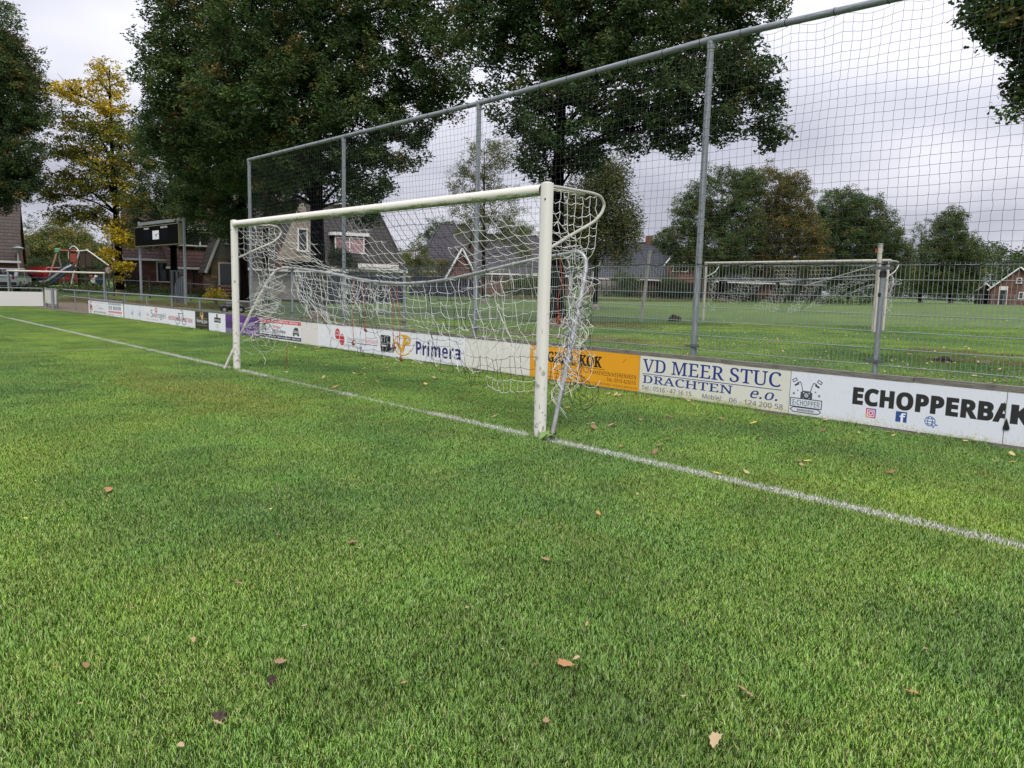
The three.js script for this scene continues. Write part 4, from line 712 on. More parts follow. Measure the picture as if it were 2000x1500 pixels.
back('yellowing shrubby tree left of the hipped grey roof', 812, 70, [[812, 500, 24], [800, 525, 26], [830, 520, 24], [815, 480, 12]], PAL.bush, { scale: 0.5, per: 14, topV: 490, trunkR: 0.1 });
back('tree peeping over the grey roofs behind the weeping birch', 1020, 104, [[1010, 455, 26], [1035, 465, 26], [990, 470, 22]], PAL.mix, { scale: 0.55, per: 11 });
back('thin pale birch above the bushes behind the playground', 50, 88, [[52, 430, 18], [60, 455, 20], [45, 460, 18]], PAL.far, { scale: 0.5, per: 6, gap: 0.26, trunkR: 0.1 });
reseed(4242);
function bush(label, u, dep, lobes, pal, extra = {}) { return tree(label, { name: 'bush', category: 'bush', u, dep, trunkR: 0.07, topV: 545, clump: 'small', pal, per: 16, gap: 0.04, scale: 1.3, lobes, twig: 2, ...extra }); }
bush('tall olive bush bank behind the slide and red car', 120, 76, [[60, 490, 36], [100, 480, 40], [145, 485, 42], [185, 500, 36], [80, 520, 36], [130, 525, 40], [175, 530, 34], [50, 530, 30], [110, 445, 22], [150, 460, 24]], PAL.bush, { topV: 500 });
bush('dark green bush at the foot of the steep roofed house', 660, 56, [[660, 500, 18], [675, 515, 18], [650, 525, 20], [690, 530, 16]], PAL.hedge);
bush('orange tinged bush in the dry ditch right of the scoreboard', 422, 44, [[418, 575, 12], [430, 582, 12], [410, 585, 10]], PAL.gold, { scale: 0.8, per: 30 });
bush('dark purple leaved shrub before the brick house with dormer', 398, 58, [[395, 528, 14], [410, 530, 14], [402, 540, 12]], [[1, 0.05, 0.025, 0.028]], { scale: 0.9 });
bush('green garden bush in front of the grey roofed houses left of the white pole', 1222, 86, [[1215, 550, 20], [1235, 556, 18], [1195, 560, 18]], PAL.mix);
bush('round green garden bush by the brick gable house', 1310, 88, [[1305, 555, 18], [1325, 560, 16]], PAL.mix);
bush('russet bush in front of the hipped grey roof', 880, 74, [[855, 540, 20], [880, 545, 22], [905, 545, 18], [868, 520, 14]], PAL.rust);
bush('green bush behind the mesh fence right of the birch trunk', 1010, 70, [[1000, 560, 20], [1030, 556, 22], [1050, 562, 18]], PAL.mix);
function hedge(label, u0, u1, dep0, dep1, h, pal, th = 1.2) {
  const a = standAt(u0, dep0), b = standAt(u1, dep1), t = thing('hedge', label, 'hedge', a), L = a.distanceTo(b), n = Math.round(L * h * 16), mats = [[], []], cols = [[], []], m = new THREE.Matrix4(), q = new THREE.Quaternion(), d = b.clone().sub(a), s = V(-d.z, 0, d.x).normalize();
  for (let i = 0; i < n; i++) { const f = rnd(), p = d.clone().multiplyScalar(f).addScaledVector(s, rr(-0.5, 0.5) * th); p.y = height(a.x + p.x, a.z + p.z) - a.y + rr(0.05, 1) * h * (1 + 0.18 * n2(f * L * 0.5, u0)); const k = i & 1, c = pick(pal), v = rr(0.8, 1.2); m.compose(p, q.setFromEuler(new THREE.Euler(rr(-0.4, 0.4), rr(0, TAU), 0)), V(1.2, 1.1, 1.2)); mats[k].push(m.clone()); cols[k].push(C(c[1] * v, c[2] * v, c[3] * v)); }
  mats.forEach((x, i) => inst('leaves', CL.small[i], leafMat, x, cols[i], t, 'stuff'));
  const stems = []; for (let f = 0.02; f < 1; f += 0.9 / L) { const p = d.clone().multiplyScalar(f); p.y = height(a.x + p.x, a.z + p.z) - a.y; stems.push(rod(p, p.clone().add(V(0, h * 0.8, 0)), 0.03, 0.015, 5)); } part('stems', stems, bark, t).userData.kind = 'stuff';
  return t;
}
hedge('dark clipped hedge behind the practice goal', 1400, 1720, 84, 74, 1.5, PAL.hedge);
hedge('dark hedge in front of the grey roofed houses', 1160, 1370, 82, 86, 1.1, PAL.hedge);
hedge('low green hedge along the bank in front of the playground', -40, 470, 54, 50, 0.55, PAL.mix, 2.2);
hedge('shady hedge below the bushes behind the parked red car', 40, 215, 74, 72, 2.4, PAL.hedge, 2);
hedge('low garden hedge before the brick houses', 290, 470, 60, 56, 0.8, PAL.hedge, 1.5);
{ // far wood closing the horizon, one mass
  reseed(6060);
  const mats = [[], []], cols = [[], []], m = new THREE.Matrix4(), q = new THREE.Quaternion();
  for (let i = 0; i < 8000; i++) {
    const u = rr(-200, 2300), dep = rr(150, 190), p = standAt(u, dep), hgt = (u > 1880 ? 9.5 : u > 1250 ? 6.5 : 6) * (1 + 0.35 * n2(u * 0.012, 3) + 0.12 * n2(u * 0.05, 9));
    p.y += Math.pow(rnd(), 0.7) * hgt; const s = rr(1.6, 2.6), k = i & 1, c = pick(PAL.far), v = rr(0.8, 1.25);
    m.compose(p, q.setFromEuler(new THREE.Euler(rr(-0.4, 0.4), rr(0, TAU), 0)), V(s, s, s)); mats[k].push(m.clone()); cols[k].push(C(c[1] * v, c[2] * v, c[3] * v));
  }
  const w = new THREE.Group(); w.name = 'distant_wood'; scene.add(w); w.userData = { kind: 'stuff', label: 'distant wood along the horizon behind the houses and fields', category: 'wood' };
  mats.forEach((x, i) => inst('leaves', CL.far[i], leafMat, x, cols[i], w));
}
{ // dry straw grass: ditch before the bank, field edge beyond the practice pitch
  reseed(7070);
  const straw = [1, 2].map(() => blades(420, () => [rr(-0.3, 0.3), rr(-0.3, 0.3), rr(6, 14)], () => { const v = rr(0.7, 1.3); return rnd() < 0.55 ? [0.30 * v, 0.23 * v, 0.13 * v] : [0.11 * v, 0.14 * v, 0.045 * v]; }));
  const place = (name, label, u0, u1, d0, d1, spread, n) => { const a = standAt(u0, d0), b = standAt(u1, d1), ms = [[], []]; for (let i = 0; i < n; i++) { const p = a.clone().lerp(b, rnd()); p.x += rr(-1, 1) * spread; p.z += rr(-1, 1) * spread; p.y = height(p.x, p.z); ms[i & 1].push(new THREE.Matrix4().compose(p, new THREE.Quaternion().setFromEuler(new THREE.Euler(0, rr(0, TAU), 0)), V(2, rr(0.4, 0.85), 2))); } const g = new THREE.Group(); g.name = numbered(name); g.userData = { kind: 'stuff', label, category: 'grass' }; scene.add(g); ms.forEach((x, i) => inst('straw_blades', straw[i], std({ vertexColors: true, roughness: 0.9, side: THREE.DoubleSide }), x, null, g)); };
  place('dry_grass', 'dry straw coloured grass in the ditch beyond the spectator rail', 130, 470, 45, 39, 1.5, 200);
  place('dry_grass', 'strip of dry beige grass at the far edge of the practice field', 900, 1420, 66, 78, 1.6, 620);
}
// ---------- houses ----------
const tileTex = tex(256, 256, (u, v) => { const row = (v * 8) % 1, colm = (u * 10 + (Math.floor(v * 8) % 2) * 0.5) % 1, q = (row < 0.16 ? 0.28 : 0.80 + 0.16 * row) * (colm < 0.10 ? 0.82 : 1) * (0.93 + 0.10 * tn(u, v, 4) + 0.08 * n2(Math.floor(u * 10 + (Math.floor(v * 8) % 2) * 0.5) * 3.1, Math.floor(v * 8) * 5.7)); return [q, q, q]; });
tileTex.repeat.set(1 / 2.8, 1 / 2.8);
const tileBump = tex(256, 256, (u, v) => [((v * 8) % 1) * 0.8 + 0.2 * Math.sin(u * 10 * TAU)], 1, false); tileBump.repeat.set(1 / 2.6, 1 / 2.6);
const brickTex = tex(256, 256, (u, v) => { const r = Math.floor(v * 20), c = Math.floor(u * 8 + (r % 2) * 0.5), m = (v * 20) % 1 < 0.16 || ((u * 8 + (r % 2) * 0.5) % 1) < 0.06; const q = m ? 0.72 : 0.80 + 0.20 * n2(c * 2.7, r * 3.3); return m ? [q, q, q] : [q, q * 0.97, q * 0.95]; });
brickTex.repeat.set(1 / 1.6, 1 / 1.4);
const roofM = (r, g, b) => std({ color: C(r, g, b), roughness: 0.75, map: tileTex, bumpMap: tileBump, bumpScale: 0.03 });
const brickM = (r, g, b) => std({ color: C(r, g, b), roughness: 0.9, map: brickTex });
const RM = { brown: roofM(0.10, 0.075, 0.066), red: roofM(0.145, 0.070, 0.062), dark: roofM(0.062, 0.057, 0.056), slate: roofM(0.085, 0.083, 0.098), blue: roofM(0.072, 0.082, 0.105) };
const WM = { brick: brickM(0.26, 0.135, 0.105), brickRed: brickM(0.27, 0.13, 0.115), brickTan: brickM(0.36, 0.25, 0.16), render: std({ color: C(0.34, 0.32, 0.31), roughness: 0.9, map: grimeTex }), grey: std({ color: C(0.30, 0.29, 0.295), roughness: 0.85, map: grimeTex }), cream: std({ color: C(0.42, 0.38, 0.34), roughness: 0.85, map: grimeTex }), navy: phy({ color: C(0.014, 0.018, 0.045), roughness: 0.9, specularIntensity: 0.2 }), darkWood: phy({ color: C(0.028, 0.026, 0.024), roughness: 0.9, specularIntensity: 0.3 }) };
function windowPart(parent, x, y, z, w, h, panes = 2, curtain) {
  const fr = 0.09, g = [box(w, fr, 0.10, x, y + h / 2 - fr / 2, z), box(w + 0.14, fr, 0.16, x, y - h / 2 + fr / 2 - 0.03, z + 0.03)];
  for (let i = 0; i <= panes; i++) g.push(box(fr, h - fr * 2 + 0.02, 0.095, x - w / 2 + fr / 2 + (w - fr) * i / panes, y, z));
  const f = part('window', g, M.upvc, parent);
  for (let i = 0; i < panes; i++) part('pane', box((w - fr) / panes - fr + 0.01, h - fr * 2 + 0.03, 0.03, x - w / 2 + fr / 2 + (w - fr) * (i + 0.5) / panes, y, z - 0.01), curtain || M.glass, f);
  return f;
}
function doorPart(parent, x, z, w = 1, h = 2.1, m = WM.navy) { const d = part('door', [box(w, h, 0.08, x, h / 2, z)], m, parent); part('door_frame', [box(0.08, h + 0.08, 0.1, x - w / 2 - 0.04, h / 2, z), box(0.08, h + 0.08, 0.1, x + w / 2 + 0.04, h / 2, z), box(w + 0.16, 0.5, 0.1, x, h + 0.29, z)], M.upvc, d); part('pane', box(w * 0.6, h * 0.45, 0.02, x, h * 0.66, z + 0.045), M.glass, d); return d; }
function house(label, { u, dep, turn = 0, w, d = 8, hw, hr, kind = 'side', wall, roof, name = 'house', over = 0.35, group, ridge = 0.5, gutter = true, category = 'house' }, extra) {
  const p = standAt(u, dep); p.y -= 0.05;
  const t = thing(name, label, category, p, YAW + turn + Math.atan((1000 - u) / F), group), X = w / 2, Z = d / 2, th = 0.18, o = over;
  const walls = [box(w, hw, 0.25, 0, hw / 2, Z - 0.125), box(w, hw, 0.25, 0, hw / 2, -Z + 0.125), box(0.25, hw, d - 0.5, X - 0.125, hw / 2, 0), box(0.25, hw, d - 0.5, -X + 0.125, hw / 2, 0)];
  const S = (...q) => slab(q.map(a => V(...a)), th);
  let ends = [];
  if (kind === 'side') {
    const k = o / Z * (hr - hw);
    const rf = part('roof_slope', S([-X - 0.2, hw - k, Z + o], [X + 0.2, hw - k, Z + o], [X + 0.2, hr, 0], [-X - 0.2, hr, 0]), roof, t);
    part('roof_slope', S([X + 0.2, hw - k, -Z - o], [-X - 0.2, hw - k, -Z - o], [-X - 0.2, hr, 0], [X + 0.2, hr, 0]), roof, t);
    for (const s of [-1, 1]) ends.push(slab([V(s * X, hw, s * Z), V(s * X, hw, -s * Z), V(s * X, hr - 0.2, 0)], 0.22));
    part('ridge_tiles', rod(V(-X - 0.2, hr, 0), V(X + 0.2, hr, 0), 0.10, 0.10, 8), roof, rf);
    if (gutter) part('gutter', box(w + 0.5, 0.16, 0.16, 0, hw - k - 0.10, Z + o + 0.05), M.upvc, t);
  } else if (kind === 'front') {
    const k = o / X * (hr - hw);
    part('roof_slope', S([-X - o, hw - k, -Z - 0.2], [-X - o, hw - k, Z + 0.25], [0, hr, Z + 0.25], [0, hr, -Z - 0.2]), roof, t);
    part('roof_slope', S([X + o, hw - k, Z + 0.25], [X + o, hw - k, -Z - 0.2], [0, hr, -Z - 0.2], [0, hr, Z + 0.25]), roof, t);
    for (const s of [-1, 1]) ends.push(slab([V(-s * X, hw, s * Z), V(s * X, hw, s * Z), V(0, hr - 0.2, s * Z)], 0.22));
    part('barge_board', [rod(V(-X - o, hw - k - 0.02, Z + 0.27), V(0, hr - 0.02, Z + 0.27), 0.10, 0.10, 4), rod(V(X + o, hw - k - 0.02, Z + 0.27), V(0, hr - 0.02, Z + 0.27), 0.10, 0.10, 4)], M.upvc, t);
  } else {
    const r = X * ridge, k = o / Z * (hr - hw), e = hw - k;
    part('roof_slope', S([-X - o, e, Z + o], [X + o, e, Z + o], [r, hr, 0], [-r, hr, 0]), roof, t);
    part('roof_slope', S([X + o, e, -Z - o], [-X - o, e, -Z - o], [-r, hr, 0], [r, hr, 0]), roof, t);
    for (const s of [-1, 1]) part('roof_slope', S([s * (X + o), e, s * (Z + o)], [s * (X + o), e, -s * (Z + o)], [s * r, hr, 0]), roof, t);
    part('hip_tiles', [rod(V(-X - o, e, Z + o), V(-r, hr, 0), 0.09, 0.09, 6), rod(V(X + o, e, Z + o), V(r, hr, 0), 0.09, 0.09, 6), rod(V(-r, hr, 0), V(r, hr, 0), 0.09, 0.09, 6)], roof, t);
    if (gutter) part('gutter', box(w + 2 * o, 0.15, 0.14, 0, e - 0.10, Z + o + 0.05), M.upvc, t);
  }
  part('wall', [...walls, ...ends], wall, t);
  if (extra) extra(t, X, Z);
  return t;
}
const curtainPink = std({ color: C(0.36, 0.22, 0.25), roughness: 0.8 });
const dormer = (t, x, y, z, w, h, m, curtain, panes = 2) => { part('dormer', [box(w, h, 1.6, x, y, z - 0.8), ], m, t); part('dormer_roof', box(w + 0.5, 0.24, 2.0, x, y + h / 2 + 0.12, z - 0.8), M.upvc, t); windowPart(t, x, y, z + 0.02, w - 0.2, h - 0.2, panes, curtain); };
house('brown tiled house with white front door beyond the touchline boards', { u: -62, dep: 58, turn: -0.1, w: 7, d: 8, hw: 2.6, hr: 7.0, wall: WM.brick, roof: RM.brown }, (t, X, Z) => { doorPart(t, X - 1.9, Z + 0.02, 1.0, 2.0, M.upvc); part('wall_lamp', new THREE.SphereGeometry(0.14, 10, 8).translate(X - 2.9, 2.0, Z + 0.12), M.upvc, t); windowPart(t, -1.2, 1.5, Z + 0.02, 2, 1.4); });
house('brick house with wide white window and gutter behind the scoreboard', { u: 318, dep: 60, turn: 0.05, w: 5.2, d: 8, hw: 2.75, hr: 6.6, wall: WM.brickRed, roof: RM.red }, (t, X, Z) => { windowPart(t, 0.7, 1.45, Z + 0.02, 2.6, 1.5, 2); part('awning', box(2.8, 0.22, 0.3, 0.7, 2.35, Z + 0.15), M.upvc, t); part('drain_pipe', rod(V(-X + 0.5, 0, Z + 0.08), V(-X + 0.5, 2.6, Z + 0.08), 0.05, 0.05, 6), M.black, t); });
house('brick house with white garage door beside the yellow maple', { u: 272, dep: 66, turn: 0.05, w: 3.6, d: 7, hw: 2.5, hr: 5.2, wall: WM.brickRed, roof: RM.brown }, (t, X, Z) => { part('garage_door', box(2.4, 1.7, 0.06, -0.1, 0.95, Z + 0.03), M.upvc, t); part('fascia', box(3.7, 0.35, 0.2, 0, 2.5, Z + 0.45), M.upvc, t); });
house('brick house with a white dormer and porthole windows right of the scoreboard', { u: 398, dep: 59, turn: 0.05, w: 4.9, d: 8, hw: 2.3, hr: 7.2, wall: WM.brickRed, roof: RM.red }, (t, X, Z) => {
  dormer(t, -0.35, 3.95, Z - 0.55, 3.0, 1.25, WM.grey);
  for (const x of [-1.6, -0.3]) { part('porthole', new THREE.TorusGeometry(0.2, 0.06, 8, 16).translate(x, 1.55, Z + 0.03), M.upvc, t); part('porthole_pane', new THREE.CircleGeometry(0.19, 16).translate(x, 1.55, Z + 0.025), M.glass, t); }
  doorPart(t, 1.1, Z + 0.02, 0.9, 1.9, M.glass); part('drain_pipe', rod(V(-0.9, 0, Z + 0.08), V(-0.9, 2.2, Z + 0.08), 0.05, 0.05, 6), M.black, t);
});
house('house with grey boarded gable and tan brick ground floor behind the far goal post', { u: 454, dep: 54, turn: 0.12, w: 3.6, d: 8, hw: 2.5, hr: 7.2, kind: 'front', wall: WM.brickTan, roof: RM.brown }, (t, X, Z) => {
  part('gable_cladding', slab([V(-X * 1.0, 2.55, Z + 0.02), V(X, 2.55, Z + 0.02), V(0, 7.0, Z + 0.02)], 0.01), WM.grey, t);
  windowPart(t, -0.55, 4.2, Z + 0.06, 0.6, 1.4, 1); windowPart(t, 0.45, 4.2, Z + 0.06, 0.6, 1.4, 1); windowPart(t, -0.4, 1.2, Z + 0.04, 1.9, 2.2, 2);
});
house('house with dark steep roof and cream gable front behind the net bundle', { u: 528, dep: 53, turn: 0.3, w: 5.6, d: 7, hw: 2.5, hr: 7.0, wall: WM.render, roof: RM.dark }, (t, X, Z) => {
  part('cream_gable', slab([V(-0.6, 2.6, Z + 0.6), V(2.6, 2.6, Z + 0.6), V(1.0, 6.4, Z + 0.6)], 0.8), WM.cream, t); windowPart(t, 0.9, 4.0, Z + 0.64, 0.7, 1.5, 1, M.glass); part('chimney', box(0.7, 1.4, 0.7, 0.9, 6.9, 0.4), WM.cream, t);
});
house('dark steep roofed house with pink curtained dormer windows behind the goal', { u: 682, dep: 60, turn: 0.12, w: 7.0, d: 8, hw: 2.5, hr: 7.1, kind: 'hip', ridge: 0.62, wall: WM.render, roof: RM.dark }, (t, X, Z) => {
  dormer(t, -0.35, 3.9, Z - 0.75, 2.4, 1.35, WM.darkWood, curtainPink, 2); part('fascia', box(3.0, 0.42, 0.3, 1.6, 2.3, Z + 0.62), M.upvc, t);
  windowPart(t, 0.4, 1.35, Z + 0.04, 1.2, 1.8, 2); windowPart(t, 2.2, 1.35, Z + 0.04, 1.2, 1.8, 1);
});
house('house with purple grey hipped roof and small white gable porch', { u: 886, dep: 84, turn: 0.15, w: 9.0, d: 8, hw: 2.6, hr: 7.4, kind: 'hip', ridge: 0.35, wall: WM.brickRed, roof: RM.slate });
house('low house with white edged brick gable before the hipped roof', { u: 895, dep: 74, turn: 0.1, w: 2.6, d: 6, hw: 1.9, hr: 4.3, kind: 'front', wall: WM.brickRed, roof: RM.slate });
house('long slate grey roofed house left of the near goal post', { u: 1005, dep: 82, turn: 0.25, w: 9.5, d: 9, hw: 2.4, hr: 6.3, wall: WM.brickRed, roof: RM.slate });
house('small gabled house between the birch trunk and the slate roofs', { u: 950, dep: 88, turn: 0.1, w: 3, d: 6, hw: 2.6, hr: 5.4, kind: 'front', wall: WM.brickRed, roof: RM.slate });
house('bungalow with blue grey hipped roof left of the white pole', { u: 1205, dep: 92, turn: 0.2, w: 8, d: 8, hw: 2.3, hr: 6.2, kind: 'hip', ridge: 0.5, wall: WM.brickRed, roof: RM.blue }, (t, X, Z) => { windowPart(t, -1.4, 1.4, Z + 0.02, 1.8, 1.2); });
house('blue grey hip roofed house with a skylight right of the bungalow', { u: 1258, dep: 97, turn: -0.35, w: 8, d: 8, hw: 2.2, hr: 6.7, kind: 'hip', ridge: 0.4, wall: WM.darkWood, roof: RM.blue }, (t, X, Z) => { const s = part('skylight', box(0.9, 0.06, 1.1, 0, 0, 0), M.upvc, t); s.position.set(-0.4, 4.6, Z * 0.55); s.rotation.x = 0.82; part('chimney', box(0.8, 1.2, 0.6, 0.4, 6.9, 0), WM.brickRed, t); });
house('brick gable house with two white windows in its gable', { u: 1318, dep: 98, turn: 0.12, w: 6.2, d: 9, hw: 2.4, hr: 6.2, kind: 'front', wall: WM.brick, roof: RM.dark }, (t, X, Z) => { windowPart(t, -0.5, 3.6, Z + 0.04, 0.8, 1.2, 1); windowPart(t, 0.6, 3.6, Z + 0.04, 0.8, 1.2, 1); });
house('dark tiled long house reaching the tall steel pole', { u: 1350, dep: 101, turn: 0.12, w: 9, d: 8, hw: 2.3, hr: 5.6, wall: WM.brick, roof: RM.dark });
house('house with pointed blue roof seen through the practice goal', { u: 1448, dep: 100, turn: 0.5, w: 8, d: 8, hw: 2.4, hr: 6.6, kind: 'hip', ridge: 0.1, wall: WM.brick, roof: RM.blue }, (t, X, Z) => { dormer(t, -0.2, 3.3, Z - 0.6, 2.2, 1.1, M.upvc); });
house('blue roofed house right of the pointed roof in the practice goal', { u: 1520, dep: 104, turn: 0.6, w: 8, d: 8, hw: 2.3, hr: 5.6, wall: WM.brick, roof: RM.blue });
house('small brick house with white barge boards at the field corner', { u: 1990, dep: 100, turn: 0.0, w: 6.0, d: 8, hw: 2.2, hr: 4.9, kind: 'front', wall: WM.brick, roof: RM.slate }, (t, X, Z) => { doorPart(t, -1.6, Z + 0.02, 0.8, 1.9, M.black); windowPart(t, 0.6, 1.3, Z + 0.02, 1.0, 0.9, 2); windowPart(t, 0, 3.2, Z + 0.02, 0.6, 0.7, 1); });
house('low garden shed with white edged roof beside the small brick house', { name: 'shed', category: 'shed', u: 1926, dep: 102, w: 2.4, d: 3, hw: 1.7, hr: 2.8, kind: 'front', wall: WM.darkWood, roof: RM.slate });
{ // dark garden fences of boards behind the goal and before the bungalows
  const boards = (label, u0, d0, u1, d1, h, m, step = 0.34) => { const a = standAt(u0, d0), b = standAt(u1, d1), t = thing('board_fence', label, 'fence', a), d = b.clone().sub(a), L = Math.hypot(d.x, d.z), ry = Math.atan2(-d.z, d.x), n = Math.floor(L / step), g = new THREE.BoxGeometry(step - 0.03, h, 0.03); for (let i = 0; i < n; i++) { const p = d.clone().multiplyScalar((i + 0.5) / n), o = new THREE.Mesh(g, m); o.name = 'board'; o.castShadow = o.receiveShadow = true; o.position.set(p.x, height(a.x + p.x, a.z + p.z) - a.y + h / 2 + 0.02 * ((i * 7) % 3), p.z); o.rotation.y = ry; t.add(o); } for (let i = 0; i <= n; i += 6) { const p = d.clone().multiplyScalar(i / n); const y = height(a.x + p.x, a.z + p.z) - a.y; part('post', rod(V(p.x, y, p.z), V(p.x, y + h + 0.1, p.z), 0.05, 0.05, 6), M.darkGreenPaint, t); } return t; };
  boards('dark navy board fence behind the goal net', 585, 46, 795, 52, 1.75, WM.navy, 0.5);
  boards('dark navy board fence under the hipped grey roof', 800, 64, 935, 66, 1.6, WM.navy, 0.5);
  boards('black board fence before the blue grey roofed houses', 1225, 88, 1360, 90, 1.8, WM.darkWood, 0.6);
  boards('grey weathered board fence below the weeping birch', 1165, 84, 1222, 86, 1.7, WM.render, 0.6);
  boards('dark board fence right of the practice goal', 1360, 92, 1480, 90, 1.9, WM.darkWood, 0.6);
}
// ---------- scoreboard ----------
{
  const a = ground(277, 592), b = ground(363.5, 600); const mid = a.clone().add(b).multiplyScalar(0.5), d = b.clone().sub(a), W = Math.hypot(d.x, d.z), turn = Math.atan2(-d.z, d.x), t = thing('scoreboard', 'black scoreboard with white clock hung between two grey steel poles', 'scoreboard', mid.setY(height(mid.x, mid.z)), turn);
  const k = a.distanceTo(EYE) / 1.0, dep = a.clone().sub(EYE).dot(ray(1000, 750).normalize()), pm = dep / F * 1.03, H = 152 * pm;
  for (const s of [-1, 1]) part('pole', [rod(V(s * W / 2, 0, 0), V(s * W / 2, H, 0), 0.075, 0.065, 14)], M.steel, t);
  part('top_beam', box(W - 0.1, 0.16, 0.14, 0, H - 0.16, 0.02), M.steel, t);
  const y1 = H - 0.36, bh = 35 * pm, bw = W * 0.98, cy = y1 - bh / 2;
  part('cabinet', box(bw + 0.05, bh, 0.34, 0, cy, 0.10), std({ color: C(0.22, 0.21, 0.13), roughness: 0.6 }), t);
  const face = canvasTex(860, 380, (c, w, h) => { bg(c, w, h, '#08080a'); c.fillStyle = '#0e1018'; c.fillRect(200, 90, 110, 190); c.fillRect(550, 90, 110, 190); txt(c, 'THUIS', 195, 56, 50, { weight: 'bold', color: '#d8dade', w: 106 }); txt(c, 'GASTEN', 532, 56, 50, { weight: 'bold', color: '#d8dade', w: 134 }); c.fillStyle = '#dfe2e8'; c.fillRect(372, 92, 128, 176); c.strokeStyle = '#8a8d94'; c.lineWidth = 4; for (let i = 0; i < 12; i++) { const q = i * TAU / 12; c.beginPath(); c.moveTo(436 + Math.cos(q) * 52, 180 + Math.sin(q) * 66); c.lineTo(436 + Math.cos(q) * 60, 180 + Math.sin(q) * 76); c.stroke(); } c.strokeStyle = '#222631'; c.lineWidth = 11; c.beginPath(); c.moveTo(418, 188); c.lineTo(492, 160); c.moveTo(436, 180); c.lineTo(456, 222); c.stroke(); });
  part('display_face', new THREE.PlaneGeometry(bw - 0.02, bh - 0.06).translate(0, cy, 0.275), phy({ map: face, roughness: 0.9, specularIntensity: 0.15 }), t);
  part('hanger', [box(0.05, 0.2, 0.05, -bw * 0.42, y1 + 0.06, 0.1), box(0.05, 0.2, 0.05, bw * 0.42, y1 + 0.06, 0.1)], M.steel, t);
  // grey barred gate with a half round plate, right beside the scoreboard pole
  const gdep = dep * 0.99, p0 = atDepth(336, 528, gdep), p1 = atDepth(337, 585, gdep), gh = p0.y - p1.y, gp = V(p1.x, height(p1.x, p1.z), p1.z), gw = 26 * gdep / F;
  const g = thing('barred_gate', 'tall grey barred gate leaf with half round steel plate beside the scoreboard pole', 'gate', gp, YAW + 0.1);
  const hh = p0.y - gp.y; part('frame', [box(0.10, hh, 0.10, 0, hh / 2, 0), box(0.06, hh, 0.06, 0.28, hh / 2, 0), box(gw, 0.06, 0.06, gw / 2, hh - 0.03, 0)], M.steelDark, g);
  for (let i = 1; i < 7; i++) part('bar', rod(V(i * gw / 7, 0.05, 0.0), V(i * gw / 7, hh - 0.05, 0.0), 0.018, 0.018, 6), M.steelDark, g);
  const sh = new THREE.Shape(); sh.absellipse(0, 0, gw * 0.82, hh * 0.44, Math.PI / 2, Math.PI * 1.5, false); part('half_round_plate', new THREE.ExtrudeGeometry(sh, { depth: 0.02, bevelEnabled: false }).translate(gw, hh * 0.42, 0.05), M.steelDark, g);
  for (let i = 1; i < 6; i++) part('rib', box(0.03, hh * 0.80 * Math.sqrt(Math.max(0.05, 1 - (1 - i / 6) ** 2)), 0.03, gw - gw * 0.82 * (1 - i / 6), hh * 0.42, 0.085), M.steel, g);
}
